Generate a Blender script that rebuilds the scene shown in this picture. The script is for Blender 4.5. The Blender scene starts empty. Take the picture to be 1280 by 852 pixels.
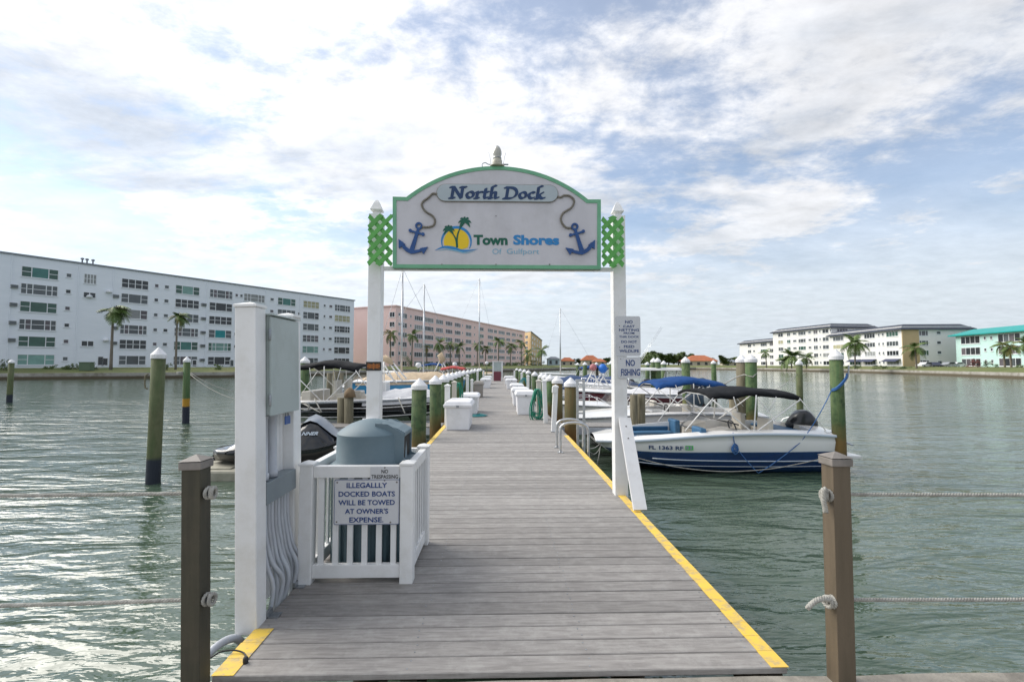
import bpy, bmesh, math, random
from mathutils import Vector, Matrix, Euler
R = math.radians
random.seed(11)
sc = bpy.context.scene
col = sc.collection

# ------------------------------------------------------------------ camera
PITCH, YAW, EYE, FPX = 2.77, 1.384, 2.4, 600.0
cd = bpy.data.cameras.new('camera'); cam = bpy.data.objects.new('camera', cd); col.objects.link(cam)
cam.location = (0, 0, EYE); cam.rotation_euler = (R(90 + PITCH), 0, -R(YAW))
cd.sensor_width = 36; cd.lens = 36 * FPX / 1280; cd.clip_start = 0.05; cd.clip_end = 6000
sc.camera = cam
sc.view_settings.view_transform = 'Standard'; sc.view_settings.look = 'None'
sc.view_settings.exposure = 0.92; sc.view_settings.gamma = 1
RM = cam.rotation_euler.to_matrix(); CAM = Vector((0, 0, EYE))

# ------------------------------------------------------------------ sun and sky
SUN_EL, SUN_AZ = 40, -68          # degrees; azimuth from +Y, negative = to the left
sd = Vector((math.sin(R(SUN_AZ)) * math.cos(R(SUN_EL)), math.cos(R(SUN_AZ)) * math.cos(R(SUN_EL)), math.sin(R(SUN_EL))))
ld = bpy.data.lights.new('sun', 'SUN'); lo = bpy.data.objects.new('sun', ld); col.objects.link(lo)
ld.energy = 2.0; ld.angle = R(50); ld.color = (1, 0.95, 0.87)
lo.rotation_euler = (-sd).to_track_quat('-Z', 'Y').to_euler()

def make_world():
    w = bpy.data.worlds.new('World'); sc.world = w; w.use_nodes = True
    nt = w.node_tree; N = nt.nodes; L = nt.links; N.clear()
    def nd(t, **k):
        n = N.new(t)
        for a, b in k.items(): setattr(n, a, b)
        return n
    def mth(op, a, b=None, c=None, clamp=False):
        n = nd('ShaderNodeMath', operation=op, use_clamp=clamp)
        for i, v in enumerate((a, b, c)):
            if v is None: continue
            if isinstance(v, (int, float)): n.inputs[i].default_value = v
            else: L.new(v, n.inputs[i])
        return n.outputs[0]
    sky = nd('ShaderNodeTexSky'); sky.sky_type = 'NISHITA'; sky.sun_disc = False
    sky.sun_elevation = R(SUN_EL); sky.sun_rotation = R(SUN_AZ); sky.air_density = 1.0; sky.dust_density = 0.4
    bg = nd('ShaderNodeBackground'); L.new(sky.outputs[0], bg.inputs[0]); bg.inputs[1].default_value = 0.095
    tc = nd('ShaderNodeTexCoord'); sp = nd('ShaderNodeSeparateXYZ'); L.new(tc.outputs['Generated'], sp.inputs[0])
    X, Y, Z = sp.outputs
    zc = mth('MAXIMUM', Z, 0.0); dn = mth('ADD', zc, 0.16)
    u = mth('DIVIDE', X, dn); v = mth('DIVIDE', Y, dn)
    cb = nd('ShaderNodeCombineXYZ'); L.new(u, cb.inputs[0]); L.new(v, cb.inputs[1])
    def noise(scale, det, rgh, loc, sx=1, sy=1, dist=0.0, rot=0):
        m = nd('ShaderNodeMapping'); m.inputs['Location'].default_value = loc
        m.inputs['Scale'].default_value = (sx, sy, 1); m.inputs['Rotation'].default_value = (0, 0, R(rot)); L.new(cb.outputs[0], m.inputs[0])
        n = nd('ShaderNodeTexNoise'); n.inputs['Scale'].default_value = scale; n.inputs['Detail'].default_value = det
        n.inputs['Roughness'].default_value = rgh; n.inputs['Distortion'].default_value = dist; L.new(m.outputs[0], n.inputs[0])
        return n.outputs[0]
    def smooth(x, a, b):
        n = nd('ShaderNodeMapRange', interpolation_type='SMOOTHSTEP'); L.new(x, n.inputs[0])
        n.inputs[1].default_value = a; n.inputs[2].default_value = b; return n.outputs[0]
    big = noise(0.75, 3, 0.5, (5.1, 2.7, 0))
    puff = noise(1.7, 9, 0.62, (6.3, 1.2, 0), 1, 1.25, 0.25, 12)
    fine = noise(7.5, 8, 0.66, (8.2, 0.4, 0), 1, 1.3, 0.2)
    # cover: more solid to the left, broken to the right
    side = smooth(X, -0.35, 0.8)
    cov = mth('ADD', mth('MULTIPLY', puff, 0.62), mth('MULTIPLY', big, 0.42))
    cov = mth('ADD', cov, mth('MULTIPLY', mth('SUBTRACT', fine, 0.5), 0.26))
    cov = mth('SUBTRACT', cov, mth('MULTIPLY', side, 0.055))
    mask = smooth(cov, 0.40, 0.545)
    mask = mth('ADD', mth('MULTIPLY', mask, 0.72), 0.27)
    # towards the horizon everything closes to pale haze
    hz = smooth(Z, 0.42, 0.05)
    mask = mth('MAXIMUM', mask, mth('MULTIPLY', hz, 0.96))
    # grey undersides and sunward glow
    g1 = noise(0.85, 7, 0.58, (1.4, 6.9, 0), 1, 1.7, 0.3, -8)
    grey = smooth(g1, 0.44, 0.66)
    grey = mth('MULTIPLY', mth('MULTIPLY', grey, 0.85), smooth(Z, 0.05, 0.30))
    dp = nd('ShaderNodeVectorMath', operation='DOT_PRODUCT'); L.new(tc.outputs['Generated'], dp.inputs[0]); dp.inputs[1].default_value = sd
    glow = smooth(dp.outputs['Value'], 0.1, 1.0)
    ck = nd('ShaderNodeMix', data_type='RGBA'); L.new(grey, ck.inputs[0])
    ck.inputs[6].default_value = (0.84, 0.85, 0.88, 1); ck.inputs[7].default_value = (0.46, 0.52, 0.61, 1)
    hk = nd('ShaderNodeMix', data_type='RGBA'); L.new(smooth(Z, 0.34, 0.0), hk.inputs[0])
    L.new(ck.outputs[2], hk.inputs[6]); hk.inputs[7].default_value = (0.64, 0.71, 0.78, 1)
    mid = noise(3.1, 8, 0.62, (5.5, 9.1, 0), 1, 1.5, 0.3, 15)
    tex = mth('ADD', mth('MULTIPLY', mth('SUBTRACT', fine, 0.5), 0.42), mth('ADD', mth('MULTIPLY', mth('MULTIPLY', mth('SUBTRACT', mid, 0.5), 0.60), smooth(Z, 0.02, 0.25)), 1.0))
    st = mth('MULTIPLY', mth('ADD', mth('MULTIPLY', glow, 0.12), 0.60), tex)
    st = mth('MULTIPLY', st, mth('ADD', mth('MULTIPLY', smooth(X, 0.9, -0.7), 0.12), 0.93))
    bc = nd('ShaderNodeBackground'); L.new(hk.outputs[2], bc.inputs[0]); L.new(st, bc.inputs[1])
    mx = nd('ShaderNodeMixShader'); L.new(mask, mx.inputs[0]); L.new(bg.outputs[0], mx.inputs[1]); L.new(bc.outputs[0], mx.inputs[2])
    out = nd('ShaderNodeOutputWorld'); L.new(mx.outputs[0], out.inputs[0])
make_world()

# ------------------------------------------------------------------ surveying helpers: photo measurement -> metres
def ray(px, py): return RM @ Vector(((px - 640) / FPX, (426 - py) / FPX, -1))
def atY(px, py, Y):
    d = ray(px, py); return CAM + d * (Y / d.y)
def atZ(px, py, z):
    d = ray(px, py); return CAM + d * ((z - EYE) / d.z)
def XY(px, Y): return atY(px, 455, Y).x

# ------------------------------------------------------------------ materials
MATS = {}
def mat(name, c1, c2=None, scale=4.0, rough=0.6, metal=0.0, bump=0.0, bscale=None, stretch=(1, 1, 1), lo=0.35, hi=0.65,
        detail=5, vary=0.0, dirt=None, dirt_amt=0.0, dirt_scale=1.5, coat=0.0, spec=0.5, bdist=0.02, zones=None, trans=0.0, alpha=1.0):
    m = bpy.data.materials.new(name); m.use_nodes = True; nt = m.node_tree; N = nt.nodes; L = nt.links
    b = N['Principled BSDF']; b.inputs['Roughness'].default_value = rough; b.inputs['Metallic'].default_value = metal
    b.inputs['Specular IOR Level'].default_value = spec; b.inputs['Coat Weight'].default_value = coat
    if trans: b.inputs['Transmission Weight'].default_value = trans
    if alpha < 1: b.inputs['Alpha'].default_value = alpha
    MATS[name] = m
    tc = N.new('ShaderNodeTexCoord'); oi = N.new('ShaderNodeObjectInfo')
    ml = N.new('ShaderNodeMath'); ml.operation = 'MULTIPLY'; ml.inputs[1].default_value = 37.0; L.new(oi.outputs['Random'], ml.inputs[0])
    ad = N.new('ShaderNodeVectorMath'); ad.operation = 'ADD'; L.new(tc.outputs['Object'], ad.inputs[0]); L.new(ml.outputs[0], ad.inputs[1])
    mp = N.new('ShaderNodeMapping'); mp.inputs['Scale'].default_value = stretch; L.new(ad.outputs[0], mp.inputs[0])
    def noi(s, d=detail):
        n = N.new('ShaderNodeTexNoise'); n.inputs['Scale'].default_value = s; n.inputs['Detail'].default_value = d
        n.inputs['Roughness'].default_value = 0.6; L.new(mp.outputs[0], n.inputs[0]); return n.outputs[0]
    def rng(x, a, bb):
        n = N.new('ShaderNodeMapRange'); L.new(x, n.inputs[0]); n.inputs[1].default_value = a; n.inputs[2].default_value = bb; return n.outputs[0]
    def mixc(f, a, bb):
        n = N.new('ShaderNodeMix'); n.data_type = 'RGBA'
        if isinstance(f, float): n.inputs[0].default_value = f
        else: L.new(f, n.inputs[0])
        for s, v in ((6, a), (7, bb)):
            if isinstance(v, tuple): n.inputs[s].default_value = (*v, 1)
            else: L.new(v, n.inputs[s])
        return n.outputs[2]
    c = c1 if c2 is None else mixc(rng(noi(scale), lo, hi), c1, c2)
    if dirt: 
        n = N.new('ShaderNodeTexNoise'); n.inputs['Scale'].default_value = dirt_scale; n.inputs['Detail'].default_value = 8; n.inputs['Roughness'].default_value = 0.7
        L.new(ad.outputs[0], n.inputs[0])
        f = rng(n.outputs[0], 0.48, 0.66); mm = N.new('ShaderNodeMath'); mm.operation = 'MULTIPLY'; mm.inputs[1].default_value = dirt_amt; L.new(f, mm.inputs[0])
        c = mixc(mm.outputs[0], c, dirt)
    if zones:      # [(z, soft, colour)]: below z the colour changes (paint bands, tar, growth)
        sp = N.new('ShaderNodeSeparateXYZ'); L.new(tc.outputs['Object'], sp.inputs[0])
        nz = N.new('ShaderNodeTexNoise'); nz.inputs['Scale'].default_value = 5; L.new(ad.outputs[0], nz.inputs[0])
        for z, soft, cc in zones:
            a = N.new('ShaderNodeMath'); a.operation = 'MULTIPLY_ADD'; L.new(nz.outputs[0], a.inputs[0]); a.inputs[1].default_value = soft * 1.6; L.new(sp.outputs[2], a.inputs[2])
            c = mixc(rng(a.outputs[0], z + soft + soft * .8, z - soft + soft * .8), c, cc)
    if vary:
        h = N.new('ShaderNodeHueSaturation')
        if isinstance(c, tuple): h.inputs['Color'].default_value = (*c, 1)
        else: L.new(c, h.inputs['Color'])
        v = N.new('ShaderNodeMapRange'); L.new(oi.outputs['Random'], v.inputs[0]); v.inputs[3].default_value = 1 - vary; v.inputs[4].default_value = 1 + vary
        L.new(v.outputs[0], h.inputs['Value']); c = h.outputs[0]
    if isinstance(c, tuple): b.inputs['Base Color'].default_value = (*c, 1)
    else: L.new(c, b.inputs['Base Color'])
    if bump:
        bn = N.new('ShaderNodeBump'); bn.inputs['Strength'].default_value = bump; bn.inputs['Distance'].default_value = bdist
        L.new(noi(bscale or scale * 4, 6), bn.inputs['Height']); L.new(bn.outputs[0], b.inputs['Normal'])
    return m

M = MATS
mat('white_vinyl', (.82, .82, .82), (.77, .77, .76), 3, .42, stretch=(2, 2, .5), bump=.06, bscale=30, dirt=(.56, .54, .48), dirt_amt=.35, dirt_scale=3.4, bdist=.004)
mat('white_paint', (.80, .80, .81), (.73, .73, .73), 2, .5, bump=.1, dirt=(.40, .38, .34), dirt_amt=.3, dirt_scale=3)
mat('cap_white', (.80, .80, .82), (.70, .70, .70), 6, .45, dirt=(.45, .45, .42), dirt_amt=.3, dirt_scale=5)
mat('sign_white', (.60, .59, .62), (.55, .54, .57), 1.5, .45, stretch=(3, 1, .6), dirt=(.36, .35, .34), dirt_amt=.3, dirt_scale=2)
mat('sign_green', (.17, .44, .26), (.13, .36, .21), 6, .5)
mat('lattice_green', (.12, .42, .09), (.09, .33, .07), 9, .5, vary=.12)
mat('plate_grey', (.44, .50, .53), (.38, .44, .47), 3, .4)
mat('navy_letters', (.006, .040, .13), (.005, .03, .10), 9, .35)
mat('letter_blue', (.01, .05, .20), None, 1, .4)
mat('anchor_blue', (.008, .075, .26), (.006, .05, .19), 8, .35)
mat('logo_green', (.0, .10, .06), None, 1, .5)
mat('logo_blue', (.02, .22, .52), None, 1, .5)
mat('logo_pale_blue', (.20, .42, .56), None, 1, .5)
mat('logo_yellow', (.80, .55, .01), None, 1, .5)
mat('rope_grey', (.26, .24, .20), (.17, .155, .13), 40, .9, bump=.3)
mat('rope_white', (.46, .45, .41), (.30, .29, .26), 30, .85, bump=.4, bscale=160, vary=.08)
mat('rope_blue', (.03, .10, .30), (.05, .16, .38), 40, .85)
mat('plank', (.31, .292, .274), (.215, .200, .188), 5.5, .72, bump=.35, bscale=26, stretch=(1, 9, 9), vary=.16, dirt=(.43, .415, .39), dirt_amt=.35, dirt_scale=9, bdist=.006)
mat('joist_wood', (.12, .10, .07), (.07, .06, .045), 4, .85, bump=.3)
mat('yellow_paint', (.84, .57, .07), (.74, .50, .10), 7, .65, bump=.25, bscale=60, dirt=(.36, .31, .24), dirt_amt=.8, dirt_scale=14, bdist=.004)
mat('concrete', (.36, .33, .28), (.22, .20, .17), 5, .85, bump=.5, bscale=40, dirt=(.12, .11, .09), dirt_amt=.6, dirt_scale=4, bdist=.012)
mat('brown_post', (.135, .103, .068), (.10, .078, .05), 3, .55, stretch=(8, 8, .7), bump=.15, bscale=14, dirt=(.09, .07, .05), dirt_amt=.4, bdist=.004)
mat('olive_post', (.060, .054, .034), (.04, .037, .024), 3, .6, stretch=(8, 8, .7), bump=.15, bscale=14, dirt=(.11, .085, .06), dirt_amt=.4, bdist=.004)
mat('post_cap', (.24, .215, .195), (.17, .155, .14), 14, .6, bump=.3, bscale=60, bdist=.004)
mat('cabinet_grey', (.42, .48, .47), (.38, .44, .43), 1.2, .35, dirt=(.22, .24, .22), dirt_amt=.35, dirt_scale=3, vary=.02)
mat('conduit_grey', (.50, .53, .57), (.44, .46, .50), 6, .45, dirt=(.25, .25, .24), dirt_amt=.3)
mat('gutter_grey', (.22, .26, .28), (.19, .22, .24), 4, .4)
mat('galvanised', (.38, .40, .42), (.26, .28, .30), 18, .35, metal=.7)
mat('aluminium', (.62, .63, .64), (.48, .49, .5), 12, .3, metal=.75)
mat('can_teal', (.085, .14, .165), (.07, .118, .14), 2.5, .42, dirt=(.14, .17, .19), dirt_amt=.3, dirt_scale=3)
mat('can_lid', (.13, .19, .225), (.11, .165, .195), 2.0, .55, dirt=(.22, .26, .28), dirt_amt=.3, dirt_scale=3)
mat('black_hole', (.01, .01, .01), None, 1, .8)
mat('black_rubber', (.018, .018, .02), None, 1, .55)
GREEN1, GREEN2, TAN = (.052, .110, .038), (.100, .135, .052), (.20, .16, .085)
mat('piling_green', GREEN1, GREEN2, 3.2, .8, bump=.6, bscale=16, stretch=(3, 3, .45), dirt=(.018, .045, .015), dirt_amt=1.0, dirt_scale=6, vary=.15,
    zones=[(.92, .22, (.17, .105, .03)), (.42, .10, (.03, .028, .018))])
mat('piling_band', (.085, .115, .045), (.135, .14, .07), 3.2, .8, bump=.6, bscale=16, stretch=(3, 3, .45), dirt=(.06, .08, .03), dirt_amt=.6, dirt_scale=3,
    zones=[(.50, .035, (.022, .028, .042))])
mat('piling_orange_band', GREEN1, GREEN2, 3.2, .8, bump=.6, bscale=16, stretch=(3, 3, .45), vary=.1,
    zones=[(1.0, .03, (.42, .22, .02)), (.68, .03, (.02, .025, .04))])
mat('piling_brown', (.145, .095, .03), (.10, .095, .035), 3, .8, bump=.6, bscale=16, stretch=(3, 3, .45), dirt=(.05, .045, .02), dirt_amt=.5, vary=.12,
    zones=[(.8, .25, (.20, .095, .02)), (.40, .1, (.03, .02, .012))])
mat('piling_raw', (.20, .175, .12), (.11, .10, .06), 4, .85, bump=.6, bscale=16, stretch=(3, 3, .35), dirt=(.07, .065, .04), dirt_amt=.6, vary=.1,
    zones=[(.45, .12, (.035, .03, .02))])
mat('gelcoat_white', (.80, .79, .77), (.76, .75, .73), 1.5, .22, coat=.3)
mat('gelcoat_cream', (.66, .62, .54), (.58, .54, .47), 2, .3, coat=.2)
mat('gelcoat_blue', (.006, .040, .15), (.005, .032, .12), 2, .15, coat=.5)
mat('gelcoat_black', (.008, .009, .012), None, 2, .12, coat=.5)
mat('gelcoat_maroon', (.10, .018, .028), (.08, .014, .022), 2, .2, coat=.3)
mat('gelcoat_cyan', (.02, .22, .42), (.02, .18, .36), 2, .3, coat=.3)
mat('hull_stripe', (.55, .62, .70), None, 1, .3)
mat('canvas_black', (.005, .006, .008), (.011, .012, .014), 6, .85, spec=.2, bump=.4, bscale=14)
mat('canvas_blue', (.008, .045, .16), (.012, .065, .22), 5, .8, spec=.2, bump=.4, bscale=14)
mat('canvas_navy', (.03, .06, .14), (.04, .075, .17), 5, .8, bump=.4, bscale=14)
mat('canvas_tan', (.60, .47, .32), (.48, .37, .25), 4, .85, bump=.6, bscale=9, bdist=.06)
mat('canvas_white', (.66, .66, .67), (.52, .52, .54), 3, .8, bump=.6, bscale=7, bdist=.08)
mat('cushion_blue', (.045, .14, .26), (.035, .11, .21), 4, .55)
mat('windshield', (.03, .035, .04), None, 1, .25, alpha=.30)
mat('motor_cover', (.03, .05, .08), (.045, .07, .10), 5, .6, bump=.3, bscale=10)
mat('motor_black', (.012, .013, .016), None, 2, .3, coat=.2)
mat('ski_grey', (.21, .24, .28), (.17, .20, .24), 3, .3, coat=.3)
mat('float_beige', (.38, .36, .29), (.28, .27, .21), 5, .8, bump=.3)
mat('box_white', (.82, .82, .84), (.76, .76, .78), 2, .42, dirt=(.5, .5, .48), dirt_amt=.3, dirt_scale=3, vary=.03)
mat('box_grey', (.34, .31, .28), (.29, .265, .24), 3, .6, vary=.03)
mat('hose_green', (.01, .20, .13), (.02, .28, .17), 20, .4)
mat('hose_teal', (.02, .24, .26), None, 20, .4)
mat('sticker_green', (.05, .45, .08), None, 1, .5)
mat('plaque_black', (.012, .01, .008), None, 1, .3)
mat('plaque_gold', (.35, .12, .03), None, 1, .4, metal=.3)
mat('lamp_glass', (.50, .49, .44), (.40, .39, .34), 20, .12, coat=.4)
mat('lamp_metal', (.55, .52, .42), (.42, .40, .33), 10, .4)
mat('tag_blue', (.02, .08, .28), None, 1, .4)
mat('bark_palm', (.22, .19, .15), (.14, .12, .095), 3, .9, bump=.5, bscale=6, stretch=(1, 1, 6), bdist=.05)
mat('frond', (.085, .15, .03), (.13, .18, .05), 1.6, .55, vary=.25)
mat('frond_yellow', (.12, .13, .03), (.22, .17, .05), 1.6, .6, vary=.2)
mat('leaf', (.055, .10, .025), (.11, .155, .04), .9, .6, vary=.2)
mat('leaf_red', (.12, .02, .02), (.16, .05, .03), 2, .6)
mat('bark', (.12, .10, .08), (.08, .07, .055), 4, .9, bump=.5)
mat('grass', (.115, .15, .035), (.16, .155, .06), .35, .9, bump=.5, bscale=6, dirt=(.06, .10, .02), dirt_amt=.7, dirt_scale=.12, bdist=.1)
mat('seawall', (.42, .40, .36), (.30, .28, .24), .4, .85, dirt=(.16, .14, .10), dirt_amt=.8, dirt_scale=.6, zones=[(.45, .12, (.10, .08, .05))])
mat('sky_blue_stucco', (.80, .83, .88), (.765, .80, .85), .25, .8, bump=.3, bscale=3, stretch=(1, 1, 5), bdist=.03)
mat('pink_stucco', (.86, .64, .60), (.83, .60, .56), .2, .85)
mat('yellow_stucco', (.66, .50, .28), (.60, .45, .25), .2, .85)
mat('white_stucco', (.80, .79, .77), (.74, .73, .71), .2, .8)
mat('shade_stucco', (.52, .55, .62), (.49, .52, .58), .2, .8)
mat('beige_stucco', (.50, .38, .22), (.46, .35, .20), .4, .8)
mat('mint_stucco', (.55, .76, .72), (.50, .70, .66), .2, .8)
mat('roof_edge', (.24, .26, .29), None, 1, .7)
mat('roof_slate', (.060, .070, .095), (.045, .052, .07), .6, .75, bump=.4, bscale=4, bdist=.05)
mat('roof_teal', (.01, .33, .31), (.01, .28, .26), .6, .45)
mat('roof_clay', (.50, .17, .075), (.38, .12, .055), .8, .8, bump=.5, bscale=3, bdist=.1)
mat('win_frame', (.72, .74, .76), None, 1, .5)
mat('awning_dark', (.04, .05, .10), None, 1, .7)
for nm, c, r_ in (('pane_dark', (.035, .042, .05), .12), ('pane_grey', (.10, .115, .125), .2), ('pane_teal', (.05, .19, .17), .2), ('pane_mint', (.20, .36, .32), .3),
                  ('pane_green', (.045, .11, .085), .2), ('pane_blind', (.30, .31, .31), .5), ('pane_cream', (.42, .40, .25), .5), ('pane_cyan', (.01, .30, .33), .4), ('pane_mauve', (.13, .115, .13), .4)):
    mat(nm, c, tuple(x * .8 for x in c), .9, r_, vary=.15)
mat('car_white', (.7, .7, .7), None, 1, .2, coat=.5)
mat('car_dark', (.04, .045, .07), None, 1, .2, coat=.5)
mat('car_silver', (.4, .41, .42), None, 1, .25, metal=.4)
mat('house_wall', (.52, .47, .38), (.46, .42, .34), .5, .8)
mat('house_blue', (.42, .52, .58), (.38, .48, .54), .5, .8)
mat('chrome', (.75, .75, .76), None, 1, .15, metal=.95)
mat('red_canvas', (.45, .06, .05), (.38, .05, .045), 3, .8)
mat('kiosk_maroon', (.16, .03, .05), None, 1, .5)
mat('ball_blue', (.01, .13, .50), (.015, .16, .58), 3, .5)
mat('ball_pink', (.45, .16, .17), (.38, .14, .15), 3, .6)

def water_mat():
    m = bpy.data.materials.new('water'); m.use_nodes = True; nt = m.node_tree; N = nt.nodes; L = nt.links
    b = N['Principled BSDF']; b.inputs['Roughness'].default_value = .08; b.inputs['IOR'].default_value = 1.4
    b.inputs['Specular IOR Level'].default_value = .95
    g = N.new('ShaderNodeNewGeometry')
    def noi(s, d, sc_, loc=(0, 0, 0), rot=0, r=.55, dist=0.):
        mp = N.new('ShaderNodeMapping'); mp.inputs['Scale'].default_value = sc_; mp.inputs['Location'].default_value = loc; mp.inputs['Rotation'].default_value = (0, 0, R(rot))
        L.new(g.outputs['Position'], mp.inputs[0])
        n = N.new('ShaderNodeTexNoise'); n.inputs['Scale'].default_value = s; n.inputs['Detail'].default_value = d; n.inputs['Roughness'].default_value = r
        n.inputs['Distortion'].default_value = dist; L.new(mp.outputs[0], n.inputs[0]); return n.outputs[0]
    def mth(op, a, bb, c=None):
        n = N.new('ShaderNodeMath'); n.operation = op
        for i, v in enumerate((a, bb, c)):
            if v is None: continue
            if isinstance(v, (int, float)): n.inputs[i].default_value = v
            else: L.new(v, n.inputs[i])
        return n.outputs[0]
    a = noi(.95, 3, (.50, 1.5, 1), rot=-14, dist=.6)            # wavelets, long across the view
    c = noi(4.2, 3, (.6, 1.5, 1), (4, 1, 0), 17, dist=.4)
    f = noi(13, 2, (.7, 1.3, 1), (9, 2, 0), -7)
    patch = noi(.09, 2, (.5, 1.2, 1), (2, 5, 0), 20)
    h = mth('ADD', mth('MULTIPLY', a, .60), mth('ADD', mth('MULTIPLY', c, .13), mth('MULTIPLY', f, .014)))
    amp = N.new('ShaderNodeMapRange'); L.new(patch, amp.inputs[0]); amp.inputs[1].default_value = .35; amp.inputs[2].default_value = .65; amp.inputs[3].default_value = .45; amp.inputs[4].default_value = 1.25
    sp = N.new('ShaderNodeSeparateXYZ'); L.new(g.outputs['Position'], sp.inputs[0]); far = N.new('ShaderNodeMapRange'); L.new(sp.outputs[1], far.inputs[0]); far.inputs[1].default_value = 6; far.inputs[2].default_value = 70; far.inputs[3].default_value = 1; far.inputs[4].default_value = .30
    am = mth('MULTIPLY', amp.outputs[0], far.outputs[0])
    bn = N.new('ShaderNodeBump'); bn.inputs['Distance'].default_value = .30; L.new(am, bn.inputs['Strength']); L.new(h, bn.inputs['Height'])
    L.new(bn.outputs[0], b.inputs['Normal'])
    mx = N.new('ShaderNodeMix'); mx.data_type = 'RGBA'; mx.inputs[6].default_value = (.048, .092, .056, 1); mx.inputs[7].default_value = (.088, .114, .085, 1)
    L.new(noi(.35, 4, (1, 1, 1)), mx.inputs[0]); L.new(mx.outputs[2], b.inputs['Base Color'])
    MATS['water'] = m
water_mat()

# ------------------------------------------------------------------ mesh helpers
class MB:
    def __init__(s): s.v = []; s.f = []; s.m = []; s.s = []
    def add(s, vs, fs, mi=0, sm=False, T=None):
        o = len(s.v)
        s.v += [tuple(T @ Vector(p)) if T else tuple(p) for p in vs]
        for i, f in enumerate(fs):
            s.f.append([o + k for k in f]); s.m.append(mi[i] if isinstance(mi, list) else mi); s.s.append(sm)
        return s
    def box(s, x0, x1, y0, y1, z0, z1, mi=0, T=None):
        v = [(x0, y0, z0), (x1, y0, z0), (x1, y1, z0), (x0, y1, z0), (x0, y0, z1), (x1, y0, z1), (x1, y1, z1), (x0, y1, z1)]
        return s.add(v, [(3, 2, 1, 0), (4, 5, 6, 7), (0, 1, 5, 4), (1, 2, 6, 5), (2, 3, 7, 6), (3, 0, 4, 7)], mi, False, T)
    def cbox(s, c, d, mi=0, T=None):
        return s.box(c[0] - d[0] / 2, c[0] + d[0] / 2, c[1] - d[1] / 2, c[1] + d[1] / 2, c[2] - d[2] / 2, c[2] + d[2] / 2, mi, T)
    def bar(s, p, q, w, h, mi=0):
        p = Vector(p); q = Vector(q); d = q - p; Lh = d.length; d.normalize()
        up = Vector((0, 0, 1)) if abs(d.z) < .95 else Vector((0, 1, 0))
        x = d.cross(up).normalized(); u = x.cross(d)
        T = Matrix.Translation(p) @ Matrix((x, d, u)).transposed().to_4x4()
        return s.box(-w / 2, w / 2, 0, Lh, -h / 2, h / 2, mi, T)
    def loft(s, rings, mi=0, sm=True, close=True, caps=True, T=None):
        n = len(rings[0]); v = [p for r in rings for p in r]; f = []; ms = []
        for i in range(len(rings) - 1):
            for j in range(n if close else n - 1):
                k = (j + 1) % n
                f.append((i * n + j, i * n + k, (i + 1) * n + k, (i + 1) * n + j)); ms.append(mi[j] if isinstance(mi, list) else mi)
        s.add(v, f, ms, sm, T)
        if caps and close:
            o = len(s.v) - len(v)
            for r, base in ((0, o), (1, o + (len(rings) - 1) * n)):
                s.f.append([base + j for j in range(n)]); s.m.append(mi[0] if isinstance(mi, list) else mi); s.s.append(False)
        return s
    def tube(s, pts, r, n=8, mi=0, caps=True, closed=False):
        P = [Vector(p) for p in pts]; m = len(P); rings = []; up = None
        for i in range(m):
            a = P[(i - 1) % m] if (closed or i > 0) else P[i]; b = P[(i + 1) % m] if (closed or i < m - 1) else P[i]
            t = (b - a)
            t = t.normalized() if t.length > 1e-9 else Vector((0, 0, 1))
            if up is None: up = Vector((0, 0, 1)) if abs(t.z) < .9 else Vector((1, 0, 0))
            x = t.cross(up)
            if x.length < 1e-6: x = t.orthogonal()
            x.normalize(); up = x.cross(t).normalized()
            rr = r[i] if isinstance(r, (list, tuple)) else r
            rings.append([P[i] + x * math.cos(2 * math.pi * k / n) * rr + up * math.sin(2 * math.pi * k / n) * rr for k in range(n)])
        if closed: rings.append(rings[0]); caps = False
        return s.loft(rings, mi, True, True, caps)
    def lathe(s, prof, n=24, c=(0, 0, 0), mi=0, sm=True, T=None, caps=True):
        rings = [[(c[0] + r * math.cos(2 * math.pi * k / n), c[1] + r * math.sin(2 * math.pi * k / n), c[2] + z) for k in range(n)] for r, z in prof]
        return s.loft(rings, mi, sm, True, caps, T)
    def prism(s, poly, a, b, ax='y', mi=0, T=None, sm=False):
        def P(u, v, w): return (u, w, v) if ax == 'y' else ((u, v, w) if ax == 'z' else (w, u, v))
        n = len(poly); v = [P(*p, a) for p in poly] + [P(*p, b) for p in poly]
        s.add(v, [tuple(range(n))[::-1], tuple(range(n, 2 * n))], mi, False, T)
        s.add(v, [(i, (i + 1) % n, n + (i + 1) % n, n + i) for i in range(n)], mi, sm, T); return s
    def rbox(s, x0, x1, y0, y1, z0, z1, r, mi=0, n=4, T=None):       # box with rounded upright edges, soft top
        def ring(i, z):
            o = []
            for cx, cy, a0 in ((x1 - r, y1 - r, 0), (x0 + r, y1 - r, 90), (x0 + r, y0 + r, 180), (x1 - r, y0 + r, 270)):
                for k in range(n + 1):
                    a = R(a0 + 90 * k / n); o.append((cx + (r - i) * math.cos(a), cy + (r - i) * math.sin(a), z))
            return o
        return s.loft([ring(0, z0), ring(0, z1 - r * .4), ring(r * .15, z1 - r * .12), ring(r * .5, z1)], mi, False, True, True, T)
    def build(s, name, mats, parent=None, loc=None, rot=None, bevel=0):
        me = bpy.data.meshes.new(name); me.from_pydata(s.v, [], s.f)
        bm = bmesh.new(); bm.from_mesh(me); bmesh.ops.recalc_face_normals(bm, faces=bm.faces); bm.to_mesh(me); bm.free()
        mats = mats if isinstance(mats, (list, tuple)) else [mats]
        for m in mats: me.materials.append(MATS[m])
        me.polygons.foreach_set('material_index', s.m); me.polygons.foreach_set('use_smooth', s.s)
        o = bpy.data.objects.new(name, me); col.objects.link(o)
        if parent: o.parent = parent
        if loc is not None: o.location = loc
        if rot is not None: o.rotation_euler = rot
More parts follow.
